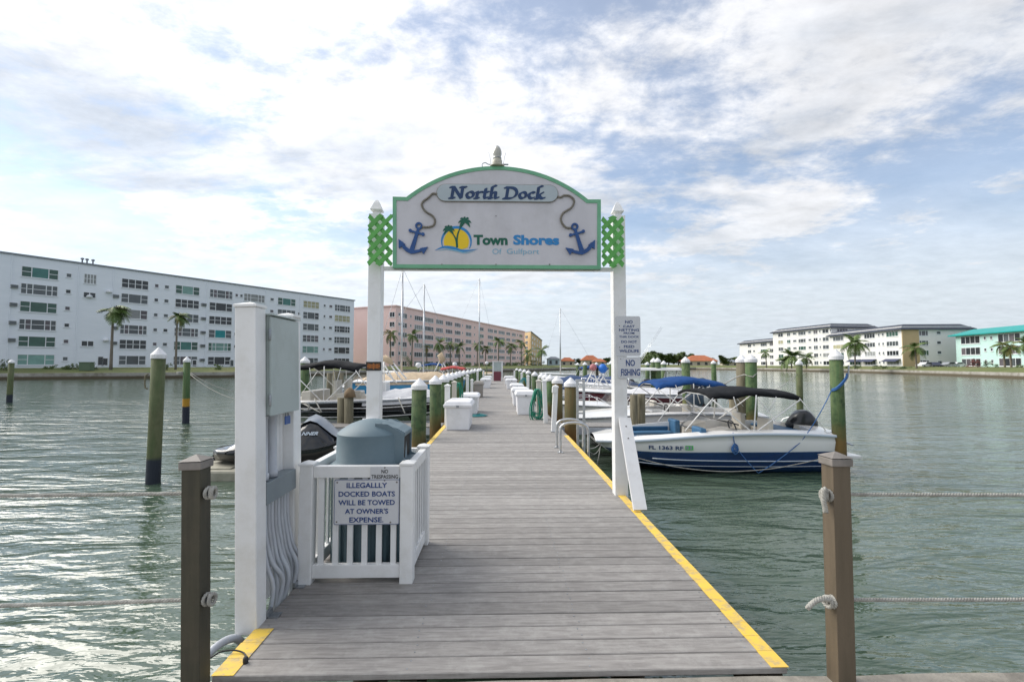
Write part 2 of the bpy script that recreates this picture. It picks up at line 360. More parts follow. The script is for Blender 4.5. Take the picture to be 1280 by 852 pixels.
        if bevel:
            b = o.modifiers.new('bevel', 'BEVEL'); b.width = bevel; b.segments = 2; b.limit_method = 'ANGLE'; b.angle_limit = R(50)
        return o

def tag(o, label=None, cat=None, group=None, kind=None):
    for k, v in (('label', label), ('category', cat), ('group', group), ('kind', kind)):
        if v: o[k] = v
    return o
def thing(name, label, cat, loc=(0, 0, 0), rz=0, group=None):
    o = bpy.data.objects.new(name, None); col.objects.link(o); o.location = loc; o.rotation_euler = (0, 0, rz); o.empty_display_size = .2
    return tag(o, label, cat, group)
def part(name, me, parent, loc=(0, 0, 0), rot=(0, 0, 0)):
    o = bpy.data.objects.new(name, me); col.objects.link(o); o.parent = parent; o.location = loc; o.rotation_euler = rot; return o
def dup(o, parent=None):
    c = o.copy(); col.objects.link(c); c.parent = parent
    for ch in list(o.children): dup(ch, c)
    return c
ORD = ['first', 'second', 'third', 'fourth', 'fifth', 'sixth', 'seventh', 'eighth', 'ninth', 'tenth', 'eleventh', 'twelfth', 'thirteenth', 'fourteenth', 'fifteenth', 'sixteenth']

_tc = {}
def text_mb(body, width=None, height=None, bold=0.0, depth=.003, shear=0.0, spacing=1.0):
    """built-in lettering as mesh data in the XZ plane, centred, facing -Y"""
    cu = bpy.data.curves.new('t', 'FONT'); cu.body = body; cu.offset = bold; cu.extrude = 0; cu.shear = shear; cu.space_character = spacing
    cu.align_x = 'LEFT'; cu.resolution_u = 3
    ob = bpy.data.objects.new('t', cu); col.objects.link(ob)
    bpy.context.view_layer.update()
    me = bpy.data.meshes.new_from_object(ob.evaluated_get(bpy.context.evaluated_depsgraph_get()))
    V = [v.co.copy() for v in me.vertices]; Fs = [tuple(p.vertices) for p in me.polygons]
    bpy.data.objects.remove(ob); bpy.data.curves.remove(cu); bpy.data.meshes.remove(me)
    x0 = min(v.x for v in V); x1 = max(v.x for v in V); y0 = min(v.y for v in V); y1 = max(v.y for v in V)
    sy = (height / (y1 - y0)) if height else None; sx = (width / (x1 - x0)) if width else sy
    if sy is None: sy = sx
    mb = MB(); mb.add([((v.x - (x0 + x1) / 2) * sx, -depth, (v.y - (y0 + y1) / 2) * sy) for v in V], Fs)
    return mb
def lettering(body, parent, mat_, c, width=None, height=None, **k):
    rot = k.pop('rot', (0, 0, 0)); return text_mb(body, width, height, **k).build('lettering', mat_, parent, c, rot)

def hull2d(pts):
    pts = sorted(set(pts))
    def half(ps):
        o = []
        for p in ps:
            while len(o) > 1 and (o[-1][0] - o[-2][0]) * (p[1] - o[-2][1]) - (o[-1][1] - o[-2][1]) * (p[0] - o[-2][0]) <= 0: o.pop()
            o.append(p)
        return o
    a = half(pts); b = half(pts[::-1]); return a[:-1] + b[:-1]
def nib(mb, strokes, w, t, ang, org, sc_, y, shear=0, mi=0):
    """broad-nib pen lettering: each stroke swept with a slanted nib"""
    ca, sa = math.cos(R(ang)), math.sin(R(ang))
    N4 = [(ca * w / 2 * a - sa * t / 2 * b, sa * w / 2 * a + ca * t / 2 * b) for a, b in ((-1, -1), (1, -1), (1, 1), (-1, 1))]
    k = 0
    for st in strokes:
        for p, q in zip(st[:-1], st[1:]):
            pts = [(p[0] + a, p[1] + b) for a, b in N4] + [(q[0] + a, q[1] + b) for a, b in N4]
            h = hull2d(pts); k += 1
            h = [(org[0] + (x + shear * z) * sc_, org[1] + z * sc_) for x, z in h]
            mb.prism(h, y - .004 - .00012 * (k % 9), y, 'y', mi)
def arc(cx, cy, rx, ry, a0, a1, n=10): return [(cx + rx * math.cos(R(a0 + (a1 - a0) * i / n)), cy + ry * math.sin(R(a0 + (a1 - a0) * i / n))) for i in range(n + 1)]
def catmull(P, n=6):
    P = [Vector(p) for p in P]; Q = [P[0] * 2 - P[1]] + P + [P[-1] * 2 - P[-2]]; o = []
    for i in range(1, len(Q) - 2):
        for k in range(n):
            t = k / n; a, b, c, d = Q[i - 1:i + 3]
            o.append(.5 * ((2 * b) + (c - a) * t + (2 * a - 5 * b + 4 * c - d) * t * t + (3 * b - a - 3 * c + d) * t ** 3))
    o.append(P[-1]); return o
def sag(p, q, drop, n=12):
    p = Vector(p); q = Vector(q); return [p.lerp(q, i / n) - Vector((0, 0, drop * 4 * (i / n) * (1 - i / n))) for i in range(n + 1)]
def rope_mb(mb, pts, r, pitch, n=5, per=7, mi=0):
    """three-strand twisted rope along a path"""
    P = [Vector(p) for p in pts]; L = [0]
    for a, b in zip(P[:-1], P[1:]): L.append(L[-1] + (b - a).length)
    N_ = max(6, int(L[-1] / pitch * per)); strands = [[], [], []]; j = 0; up = Vector((0, 0, 1))
    for i in range(N_ + 1):
        s = L[-1] * i / N_
        while j < len(L) - 2 and L[j + 1] < s: j += 1
        t = (s - L[j]) / max(1e-9, L[j + 1] - L[j]); p = P[j].lerp(P[j + 1], t); d = (P[j + 1] - P[j]).normalized()
        x = d.cross(up)
        if x.length < 1e-4: x = d.orthogonal()
        x.normalize(); up = x.cross(d).normalized()
        for k in range(3):
            a = 2 * math.pi * (s / pitch + k / 3); strands[k].append(p + (x * math.cos(a) + up * math.sin(a)) * r * .5)
    for st in strands: mb.tube(st, r * .56, n, mi)
    return mb

def wb(mb, name, mats, root, **k):      # built in world metres, parented to an unrotated thing
    return mb.build(name, mats, root, tuple(-Vector(root.location)), **k)

# ================================================================== WATER AND LAND
o = MB().add([(-2500, -60, 0), (2500, -60, 0), (2500, 3500, 0), (-2500, 3500, 0)], [(0, 1, 2, 3)]).build('water', 'water'); tag(o, kind='structure')
o = MB().add([(-2500, -60, -2.2), (2500, -60, -2.2), (2500, 3500, -2.2), (-2500, 3500, -2.2)], [(0, 1, 2, 3)]).build('seabed', 'concrete'); tag(o, kind='structure')

# quay under the camera, its worn front edge
mb = MB(); xs = [-30 + i * .25 for i in range(241)]
rn = random.Random(3); fr = [2.412 + rn.uniform(-.006, .006) for _ in xs]
rows = [[(x, -8, .878) for x in xs], [(x, 1.2, .878) for x in xs], [(x, f - .02, .878 + rn.uniform(-.002, .002)) for x, f in zip(xs, fr)], [(x, f, .862) for x, f in zip(xs, fr)],
        [(x, f, .56) for x, f in zip(xs, fr)], [(x, 2.20, .54) for x in xs], [(x, 2.20, -2.2) for x in xs]]
mb.loft(rows, 0, False, close=False); tag(mb.build('quay', 'concrete'), kind='structure')

shore_px = [(-900, 500), (-300, 479.5), (0, 474.5), (150, 473.2), (290, 471.6), (400, 469.2), (450, 467.6), (520, 466), (600, 465), (660, 463.8), (700, 462.6), (760, 461.6),
            (870, 461.6), (930, 462.6), (1066, 465.2), (1180, 469.2), (1280, 473.2), (1420, 480), (1900, 505)]
SH = [atZ(a, b, 0) for a, b in shore_px]
def inward(P, d):
    n = Vector((P.x, P.y, 0)).normalized(); return Vector((P.x, P.y, 0)) + n * d
r0 = [Vector((p.x, p.y, -1)) for p in SH]; r1 = [Vector((p.x, p.y, 1.0)) for p in SH]; r2 = [inward(p, .5) + Vector((0, 0, 1.0)) for p in SH]
mb = MB(); mb.loft([r0, r1, r2], 0, False, close=False); tag(mb.build('seawall', 'seawall'), kind='structure')
mb = MB()
g0 = [inward(p, .5) + Vector((0, 0, .98)) for p in SH]; g1 = [inward(p, 3) + Vector((0, 0, 1.2)) for p in SH]; g2 = [inward(p, 10) + Vector((0, 0, 1.75)) for p in SH]; g3 = [inward(p, 900) + Vector((0, 0, 1.8)) for p in SH]
mb.loft([g0, g1, g2, g3], 0, False, close=False); tag(mb.build('lawn', 'grass'), kind='structure')

# ================================================================== DOCK
DX0, DX1, DZ, PITCHB = -1.385, 1.425, .9, .1385
dock = thing('dock', 'long grey boarded walkway running out from the quay between the boats', 'dock', (0, 2.42, DZ))
def plank_mesh(i, rnd):
    mb = MB(); e = [rnd.uniform(-.004, .004) for _ in range(2)]
    mb.box(DX0 + e[0], DX1 + e[1], 0, .1300, -.032, 0); return mb
rnd = random.Random(5); pm = []
for k in range(6):
    o = plank_mesh(k, rnd).build('plank', 'plank', dock)
    b = o.modifiers.new('bevel', 'BEVEL'); b.width = .004; b.segments = 1; b.limit_method = 'ANGLE'
    dg = bpy.context.evaluated_depsgraph_get(); bpy.context.view_layer.update(); me = bpy.data.meshes.new_from_object(o.evaluated_get(dg)); me.name = 'plank'
    pm.append(me); bpy.data.objects.remove(o)
for i in range(300):
    part('plank', pm[rnd.randrange(6)], dock, (0, i * PITCHB, rnd.uniform(-.0015, .0015)), (0, rnd.uniform(-.0005, .0005), 0))
mb = MB()
for i in range(300, 362): mb.box(DX0, DX1, i * PITCHB, i * PITCHB + .1335, -.032, 0)
mb.box(-9, 9, 362 * PITCHB, 362 * PITCHB + 2.4, -.032, 0)
tag(mb.build('plank_field', 'plank', dock), kind='stuff')
for x in (-1.33, -.45, .45, 1.37):
    MB().box(x - .04, x + .04, .02, 50, -.27, -.036).build('stringer', 'joist_wood', dock)
mb = MB()
for j in range(20): mb.box(-1.3, 1.34, 1 + j * 2.5, 1.1 + j * 2.5, -.50, -.275); mb.lathe([(.12, -2.6), (.12, -.5)], 10, (-.9, 1.05 + j * 2.5, 0)); mb.lathe([(.12, -2.6), (.12, -.5)], 10, (.9, 1.05 + j * 2.5, 0))
mb.build('crossbeam', 'joist_wood', dock)

mb = MB()
for i in range(70):
    for x in (-1.33, -.45, .45, 1.30):
        for yy in (.035, .098):
            mb.lathe([(.0045, .0), (.0045, .0022)], 6, (x + rnd.uniform(-.012, .012), i * PITCHB + yy, 0))
tag(mb.build('screw_heads', 'galvanised', dock), kind='stuff')
def stripe(x0, x1, ya, yb, label):
    mb = MB(); i0 = int((ya - 2.42) / PITCHB); i1 = int((yb - 2.42) / PITCHB)
    for i in range(i0, i1):
        y = 2.42 + i * PITCHB; a = rnd.uniform(-.003, .003)
        mb.box(x0 + a, x1, y - .0005, y + .136, DZ + .002, DZ + .0045)
    o = mb.build('painted_line', 'yellow_paint'); tag(o, kind='structure', label=label)
stripe(1.345, 1.431, 2.42, 10.2, 'worn yellow safety line along the right edge of the dock')
stripe(DX0 - .006, -1.285, 2.42, 2.84, 'short yellow painted corner at the left front of the dock')
stripe(DX0 - .006, -1.305, 6.2, 13.0, 'yellow safety line on the left edge beyond the white gate post')

# ================================================================== ROPE FENCE
def fence_post(x, mats, label, tilt, zb=.878):
    t = thing('fence_post', label, 'post', (x, 2.343, zb), 0, 'posts of the rope fence on the quay'); t.rotation_euler = (0, R(tilt), 0)
    mb = MB().box(-.043, .043, -.043, .043, -.3, 1.033); mb.build('shaft', mats, t, bevel=.003)
    mb = MB(); mb.box(-.052, .052, -.052, .052, 1.030, 1.066); mb.add([(-.054, -.054, 1.070), (.054, -.054, 1.070), (.054, .054, 1.070), (-.054, .054, 1.070), (0, 0, 1.096)], [(0, 1, 4), (1, 2, 4), (2, 3, 4), (3, 0, 4)])
    mb.build('cap', 'post_cap', t, bevel=.004); return t
fence_post(-1.415, 'olive_post', 'dark olive square post left of the dock holding rope ends', -1.6)
fence_post(1.639, 'brown_post', 'brown square post right of the dock with knotted rope and grey cap', 0.3)
for x, nm in ((-3.9, 'left'), (4.1, 'right')):
    fence_post(x, 'brown_post', 'square rope fence post on the quay, far out to the %s of the frame' % nm, 0)

def knot(mb, c, s, seed, ax='x'):
    q = random.Random(seed)
    for k in range(3):
        a0 = q.uniform(0, 6.28); tl = q.uniform(-.5, .5); pts = []
        for i in range(14):
            a = 2 * math.pi * i / 14
            y, z = math.cos(a) * s, math.sin(a) * s * 1.15
            pts.append(Vector(c) + Vector((tl * y * .8 + (k - 1) * s * .55, y * (1 if k != 1 else .7), z)))
        pts.append(pts[0]); rope_mb(mb, pts, .009, .032, 5, 6)
def rope(name, pts, label, kpos=None, seed=1, tail=None, r=.0095):
    mb = MB(); rope_mb(mb, pts, r, .045, 5, 7)
    o0 = Vector(pts[0]); t = thing(name, label, 'rope', tuple(o0), 0, 'ropes strung between the quay fence posts')
    wb(mb, 'strand', 'rope_white', t)
    if kpos:
        mb = MB(); knot(mb, kpos, .021, seed)
        if tail: rope_mb(mb, catmull(tail, 6), .0125, .04, 5, 7)
        wb(mb, 'knot', 'rope_white', t)
        if kpos[0] < 0: wb(MB().lathe([(.026, 0), (.026, .003)], 12, (0, 0, 0), T=Matrix.Translation(Vector(kpos) + Vector((-.022, 0, 0))) @ Matrix.Rotation(R(90), 4, 'Y')), 'washer', 'galvanised', t)
    return t
zu, zl = 1.79, 1.30
rope('fence_rope', sag((-1.43, 2.343, zu), (-3.86, 2.343, zu + .01), .010, 20), 'upper white rope running left from the dark olive post', (-1.365, 2.333, zu + .005), 1)
rope('fence_rope', sag((-1.41, 2.343, zl), (-3.86, 2.343, zl - .01), .016, 20), 'lower white rope running left from the dark olive post', (-1.357, 2.333, zl + .005), 2)
zu, zl = 1.765, 1.262
rope('fence_rope', sag((1.69, 2.343, zu), (4.06, 2.343, zu - .01), .006, 20), 'upper rope running right from the brown post with big knot', (1.578, 2.325, zu + .0), 3,
     [(1.578, 2.315, zu + .02), (1.558, 2.305, zu + .035), (1.55, 2.30, zu - .01), (1.56, 2.305, zu - .05), (1.563, 2.305, zu - .075)])
rope('fence_rope', sag((1.69, 2.343, zl), (4.06, 2.343, zl - .01), .006, 20), 'lower rope running right from the brown post with a curled tail', (1.583, 2.325, zl), 4,
     [(1.583, 2.315, zl + .01), (1.543, 2.305, zl + .026), (1.49, 2.295, zl + .018), (1.45, 2.29, zl - .012)])

# ================================================================== ELECTRICAL PANEL
pan = thing('electrical_stand', 'two white posts carrying a grey electrical cabinet and cable conduits on the dock edge', 'electrical panel', (-1.44, 2.885, DZ)); pan.rotation_euler = (0, R(-1.55), 0)
# local frame: x across, y along the dock, z up
def wpost(y0, w, h, capz):
    dx = 0 if y0 < 0 else -.022
    p = MB().box(-w / 2 + dx, w / 2 + dx, y0, y0 + w, -.03, h).build('post', 'white_vinyl', pan, bevel=.006)
    mb = MB(); mb.box(-w / 2 - .006 + dx, w / 2 + .006 + dx, y0 - .006, y0 + w + .006, h, h + .018); mb.add([(-w / 2 - .003 + dx, y0 - .003, h + .018), (w / 2 + .003 + dx, y0 - .003, h + .018), (w / 2 + .003 + dx, y0 + w + .003, h + .018), (-w / 2 - .003 + dx, y0 + w + .003, h + .018), (dx, y0 + w / 2, h + .036)], [(0, 1, 4), (1, 2, 4), (2, 3, 4), (3, 0, 4)])
    mb.build('post_cap', 'white_vinyl', p, bevel=.003)
wpost(-.06, .122, 1.835, 1); wpost(.50, .122, 1.83, 1)
mb = MB().box(-.052, -.036, .066, .496, .02, 1.80)
for k in range(9): mb.box(-.0355, -.033, .075 + k * .047, .115 + k * .047, .02, 1.79)
mb.build('backboard', 'white_vinyl', pan)
cab = MB().box(-.030, .072, .075, .468, 1.19, 1.80).build('cabinet', 'cabinet_grey', pan, bevel=.006)
MB().box(.0735, .088, .070, .473, 1.185, 1.79).build('cabinet_door', 'cabinet_grey', cab, bevel=.004)
MB().add([(-.034, .06, 1.803), (.10, .06, 1.797), (.10, .48, 1.797), (-.034, .48, 1.803), (-.034, .06, 1.812), (.10, .06, 1.806), (.10, .48, 1.806), (-.034, .48, 1.812)], [(0, 1, 2, 3), (4, 5, 6, 7), (0, 1, 5, 4), (1, 2, 6, 5), (2, 3, 7, 6), (3, 0, 4, 7)]).build('drip_cap', 'cabinet_grey', cab)
for z in (1.28, 1.68): MB().lathe([(.007, -.035), (.009, -.03), (.009, .03), (.007, .035)], 8, (.083, .066, z)).build('hinge', 'galvanised', cab)
MB().box(.03, .052, .055, .072, 1.205, 1.225).build('latch', 'galvanised', cab)
for y, r_ in ((.125, .026), (.235, .030)):
    mb = MB().lathe([(r_ + .006, .79), (r_ + .006, .83), (r_, .832), (r_, 1.16), (r_ + .004, 1.162), (r_ + .004, 1.188)], 16, (.012, y, 0)); mb.build('conduit', 'conduit_grey', pan)
MB().box(-.02, .045, .04, .075, 1.10, 1.13).build('cable_clamp', 'galvanised', pan, bevel=.004)
MB().box(.045, .052, .34, .42, 1.10, 1.155).build('padlock_cover', 'tag_blue', pan, bevel=.003)
MB().tube([(.045, .36, 1.15), (.045, .365, 1.18), (.045, .395, 1.18), (.045, .40, 1.15)], .004, 6).build('padlock_shackle', 'galvanised', pan)
MB().box(-.028, .062, .068, .478, .655, .785).build('wiring_trough', 'gutter_grey', pan, bevel=.003)
rr = random.Random(8)
for k in range(9):
    y = .10 + k * .044; dy = rr.uniform(-.02, .04)
    bow = .03 + .02 * math.sin(k * 1.9)
    pts = [(.012, y, .66), (.012, y, .50), (.018, y + .012, .40), (.025 + .35 * bow, y + .02 + .2 * dy, .28), (.03 + bow, y + .045 + dy, .17), (.030 + bow * .8, y + .055 + dy, .08), (.028, y + .055 + dy, -.05)]
    MB().tube(catmull(pts, 5), .0135, 9).build('flexible_conduit', 'conduit_grey', pan)
for y in (.064, .44): 
    mb = MB().box(.05, .07, y, y + .06, -.002, .035); mb.box(.05, .125, y, y + .06, -.003, .004); mb.build('foot_bracket', 'galvanised', pan)
MB().tube(catmull([(-.02, -.02, -.12), (-.04, -.10, -.02), (-.075, -.24, .00), (-.125, -.36, -.08), (-.16, -.46, -.20)], 5), .021, 10).build('feed_conduit', 'conduit_grey', pan)

# black cord on the boards
t = thing('extension_cord', 'black cord with a plug lying over the yellow corner of the deck', 'cord', tuple(atZ(300, 822, DZ)))
pts = [atZ(246, 826, DZ + .01), atZ(262, 822, DZ + .012), atZ(276, 814, DZ + .02), atZ(292, 812, DZ + .02), atZ(304, 815, DZ + .012), atZ(308, 821, DZ + .01)]
wb(MB().tube(catmull([tuple(p) for p in pts], 6), .0042, 7), 'cable', 'black_rubber', t)
p = atZ(307, 825, DZ + .013); wb(MB().lathe([(.006, -.02), (.013, -.012), (.013, .01), (.008, .02)], 10, tuple(p), T=None), 'plug', 'black_rubber', t)

# ================================================================== TRASH CAN AND ITS FENCE
enc = thing('picket_enclosure', 'low white picket enclosure round the trash can', 'fence', (-.99, 3.775, DZ))
X0, X1, Y0, Y1 = -.345, .345, -.36, .34
def epost(x, y, h):
    p = MB().box(x - .045, x + .045, y - .045, y + .045, 0, h).build('post', 'white_vinyl', enc, bevel=.005)
    mb = MB(); mb.box(x - .052, x + .052, y - .052, y + .052, h, h + .016); mb.add([(x - .05, y - .05, h + .016), (x + .05, y - .05, h + .016), (x + .05, y + .05, h + .016), (x - .05, y + .05, h + .016), (x, y, h + .034)], [(0, 1, 4), (1, 2, 4), (2, 3, 4), (3, 0, 4)])
    mb.build('post_cap', 'white_vinyl', p, bevel=.003)
for x, y in ((X0, Y0), (X1, Y0), (X0, Y1), (X1, Y1)): epost(x, y, .80)
for y in (Y0, Y1):
    for z0, z1, d in ((.035, .125, .022), (.715, .795, .026)): MB().box(X0 + .046, X1 - .046, y - d, y + d, z0, z1).build('rail', 'white_vinyl', enc, bevel=.004)
    for k in range(6):
        x = X0 + .046 + (X1 - X0 - .092) * (k + .5) / 6; MB().box(x - .019, x + .019, y - .008, y + .008, .12, .72).build('picket', 'white_vinyl', enc)
for x in (X0, X1):
    for z0, z1, d in ((.035, .125, .022), (.715, .795, .026)): MB().box(x - d, x + d, Y0 + .046, Y1 - .046, z0, z1).build('rail', 'white_vinyl', enc, bevel=.004)
    for k in range(6):
        y = Y0 + .046 + (Y1 - Y0 - .092) * (k + .5) / 6; MB().box(x - .008, x + .008, y - .019, y + .019, .12, .72).build('picket', 'white_vinyl', enc)

can = thing('trash_can', 'slate blue domed trash can standing inside the white picket enclosure', 'trash can', (-.99, 3.775, DZ))
mb = MB().lathe([(.245, 0), (.275, .05), (.29, .66), (.285, .72)], 32)
for k in range(32):
    a = 2 * math.pi * k / 32; T = Matrix.Rotation(a, 4, 'Z'); mb.box(.262, .292, -.011, .011, .05, .64, 0, T)
mb.build('body', 'can_teal', can)
mb = MB().lathe([(.292, .735), (.312, .715), (.318, .73), (.312, .748), (.275, .760)], 40, caps=False); mb.lathe([(.275, .7605), (.264, .775), (.259, .975)], 40, caps=False); mb.lathe([(.259, .9755), (.250, .986), (.215, 1.012), (.16, 1.045), (.10, 1.066), (.05, 1.076), (.015, 1.08), (.001, 1.08)], 40, caps=False)
lid = mb.build('lid', 'can_lid', can)
mb = MB(); prof = [(.06, .765), (.315, .765), (.315, .785), (.272, .80), (.275, .985), (.245, 1.0), (.15, 1.055), (.06, 1.06)]
mb.prism(prof, -.16, -.145, 'y'); mb.prism(prof, .145, .16, 'y'); mb.prism([(.10, 1.062), (.22, 1.022), (.278, .99), (.278, .96), (.262, .965), (.21, .995), (.10, 1.045)], -.145, .145, 'y')
mb.box(.15, .31, -.145, .145, .763, .781); mb.build('hood', 'can_lid', lid, bevel=.006)
MB().box(.2, .2605, -.14, .14, .79, .97).build('opening_shade', 'black_hole', lid)  # black block instead of a cavity; the shade inside is its colour

def plate(name, label, cat, c, w, h, rz=0, d=.006, m='sign_white', rivets=None, r=.012, group=None):
    t = thing(name, label, cat, c, rz, group)
    pl = []
    for cx, cz, a0 in ((w / 2 - r, h / 2 - r, 0), (-w / 2 + r, h / 2 - r, 90), (-w / 2 + r, -h / 2 + r, 180), (w / 2 - r, -h / 2 + r, 270)): pl += arc(cx, cz, r, r, a0, a0 + 90, 4)
    MB().prism(pl, 0, d, 'y').build('panel', m, t)
    for x, z in (rivets or []): MB().lathe([(.006, 0), (.006, .002), (.003, .004)], 8, T=Matrix.Translation((x, 0, z)) @ Matrix.Rotation(R(90), 4, 'X')).build('screw', 'post_cap', t)
    return t
mat('plate_white', (.62, .63, .65), (.56, .57, .59), 3, .35)
a = atY(418, 599, 3.382); b = atY(499, 655, 3.382)
w_, h_ = b.x - a.x, a.z - b.z
t = plate('warning_sign', 'white plate with blue words about illegally docked boats on the picket front', 'sign', (a.x + w_ / 2, 3.382, a.z - h_ / 2), w_, h_, m='plate_white', rivets=[(-w_ / 2 + .02, h_ / 2 - .02), (w_ / 2 - .02, h_ / 2 - .02), (-w_ / 2 + .02, -h_ / 2 + .02), (w_ / 2 - .06, -h_ / 2 + .015)])
for i, (s, ww) in enumerate((('ILLEGALLLY', .62), ('DOCKED BOATS', .86), ('WILL BE TOWED', .86), ("AT OWNER'S", .66), ('EXPENSE.', .52))):
    lettering(s, t, 'letter_blue', (0, -.0005, h_ / 2 - h_ * (.13 + i * .19)), ww * w_, h_ * .115, bold=.018)
pl = []
for cx, cz, a0 in ((w_ / 2 - .008, h_ / 2 - .008, 0), (-w_ / 2 + .008, h_ / 2 - .008, 90), (-w_ / 2 + .008, -h_ / 2 + .008, 180), (w_ / 2 - .008, -h_ / 2 + .008, 270)): pl += arc(cx, cz, .005, .005, a0, a0 + 90, 3)
MB().tube([(x, -.001, z) for x, z in pl], .0016, 4, closed=True).build('border_line', 'letter_blue', t)
a = atY(463, 583, 3.384); b = atY(499, 601, 3.384)
t = plate('no_trespassing_label', 'small white no trespassing label on the top picket rail', 'sign', ((a.x + b.x) / 2, 3.384, (a.z + b.z) / 2), b.x - a.x, a.z - b.z, d=.004, m='plate_white', r=.004, rivets=[(0, .044), (0, -.044)])
mat('letter_black', (.02, .02, .02), None, 1, .5)
lettering('NO', t, 'letter_black', (0, -.0005, .018), .045, .026, bold=.01); lettering('TRESPASSING', t, 'letter_black', (0, -.0005, -.018), (b.x - a.x) * .92, .026, bold=.008)

# ================================================================== GATE SIGN OVER THE DOCK
YG = 5.54; YB = 5.43
def bx(px, py, Y=YB):
    p = atY(px, py, Y); return (p.x, p.z)
gate = thing('dock_sign', 'white arched NORTH DOCK sign with green edge spanning two white posts', 'sign', (0, YG, DZ))
PW = .15; XL, XR = -1.455, 1.392
topz = bx(472, 268, YG)[1]
for X in (XL, XR):
    p = wb(MB().box(X - PW / 2, X + PW / 2, YG, YG + PW, DZ - .35, topz), 'post', 'white_vinyl', gate, bevel=.006)
    T = Matrix.Translation((X, YG + PW / 2, topz)) @ Matrix.Rotation(R(45), 4, 'Z')
    mb = MB().lathe([(.098, -.02), (.106, -.01), (.106, .01), (.06, .02), (.05, .045), (.058, .055), (.088, .06), (.093, .07), (.075, .10), (.045, .155), (.018, .19), (.002, .198)], 4, T=T, sm=False)
    mb2 = mb.build('finial', 'white_vinyl', p); mb2.location = (0, 0, 0)
# outline of the board
def circ3(a, b, c):
    ax, ay = a; bx_, by = b; cx, cy = c; d = 2 * (ax * (by - cy) + bx_ * (cy - ay) + cx * (ay - by))
    ux = ((ax * ax + ay * ay) * (by - cy) + (bx_ * bx_ + by * by) * (cy - ay) + (cx * cx + cy * cy) * (ay - by)) / d
    uy = ((ax * ax + ay * ay) * (cx - bx_) + (bx_ * bx_ + by * by) * (ax - cx) + (cx * cx + cy * cy) * (bx_ - ax)) / d
    return ux, uy, math.hypot(ax - ux, ay - uy)
A_, B_, C_ = bx(508, 246.5), bx(621.5, 208), bx(735, 249.5)
ux, uy, rr_ = circ3(A_, B_, C_)
a0 = math.atan2(A_[1] - uy, A_[0] - ux); a1 = math.atan2(C_[1] - uy, C_[0] - ux)
def outline(ins):
    o = []; q = lambda px, py, dx, dz: (bx(px, py)[0] + dx * ins, bx(px, py)[1] + dz * ins)
    o += [q(491, 335, 1, 1), q(491, 246, 1, -1)]
    r = rr_ - ins
    zl_ = bx(508, 246.5)[1] - ins; zr_ = bx(735, 249.5)[1] - ins
    al = math.pi - math.asin((zl_ - uy) / r); ar = math.asin((zr_ - uy) / r)
    o += [(ux + r * math.cos(al + (ar - al) * i / 32), uy + r * math.sin(al + (ar - al) * i / 32)) for i in range(33)]
    o += [q(751, 249.5, -1, -1), q(751, 336.5, -1, 1)]
    return o
o1, o2 = outline(0), outline(.042)
board = wb(MB().prism(o1, YB, YB + .05, 'y'), 'sign_board', 'sign_white', gate)
mb = MB(); n = len(o1); v = [(x, YB - .008, z) for x, z in o1] + [(x, YB - .008, z) for x, z in o2] + [(x, YB + .054, z) for x, z in o1] + [(x, YB - .0005, z) for x, z in o2]
mb.add(v, [(i, (i + 1) % n, n + (i + 1) % n, n + i) for i in range(n)] + [(2 * n + i, 2 * n + (i + 1) % n, (i + 1) % n, i) for i in range(n)] + [(n + i, n + (i + 1) % n, 3 * n + (i + 1) % n, 3 * n + i) for i in range(n)])
wb(mb, 'sign_border', 'sign_green', gate)
p, q = bx(480, 337.5, YG), bx(765, 338.5, YG)
wb(MB().box(p[0], q[0], YB + .052, YB + .098, p[1] - .012, p[1] + .03), 'bottom_beam', 'white_paint', gate)
for px in (552.5, 620, 687): 
    x, z = bx(px, 330.5); wb(MB().lathe([(.007, 0), (.007, .012)], 8, T=Matrix.Translation((x, YB, z)) @ Matrix.Rotation(R(90), 4, 'X')), 'screw', 'post_cap', gate)
x, z = bx(620, 270); wb(MB().lathe([(.006, 0), (.006, .006)], 8, T=Matrix.Translation((x, YB, z)) @ Matrix.Rotation(R(90), 4, 'X')), 'screw', 'post_cap', gate)
# lattice
def lattice(px0, px1, py0, py1):
    x0, z1 = bx(px0, py0); x1, z0 = bx(px1, py1); hw = .034
    for sgn, yy in ((1, YB - .002), (-1, YB + .009)):
        c = (x0 - z1 if sgn == 1 else x0 + z0) + .02; step = .140
        lim = (x1 - z0 if sgn == 1 else x1 + z1)
        while c < lim:
            # line x - z = c  (sgn 1)  or x + z = c
            pts = []
            for x in (x0, x1):
                z = (x - c) if sgn == 1 else (c - x)
                if z0 - 1e-6 <= z <= z1 + 1e-6: pts.append((x, z))
            for z in (z0, z1):
                x = (z + c) if sgn == 1 else (c - z)
                if x0 - 1e-6 <= x <= x1 + 1e-6: pts.append((x, z))
            if len(pts) >= 2:
                p = min(pts); q = max(pts)
                if math.hypot(q[0] - p[0], q[1] - p[1]) > .04:
                    d = hw / math.sqrt(2) ; s_ = sgn
                    poly = [(p[0] - d * 0, p[1] + 0)]
                    poly = [(p[0] - d, p[1] + s_ * d), (p[0] + d, p[1] - s_ * d), (q[0] + d, q[1] - s_ * d), (q[0] - d, q[1] + s_ * d)]
                    poly = [(min(max(a, x0), x1), min(max(b, z0), z1)) for a, b in poly]
                    wb(MB().prism(poly, yy, yy + .010, 'y'), 'lattice_slat', 'lattice_green', gate)
            c += step
lattice(459.5, 490.5, 267, 332.5); lattice(751.5, 781, 269, 335)
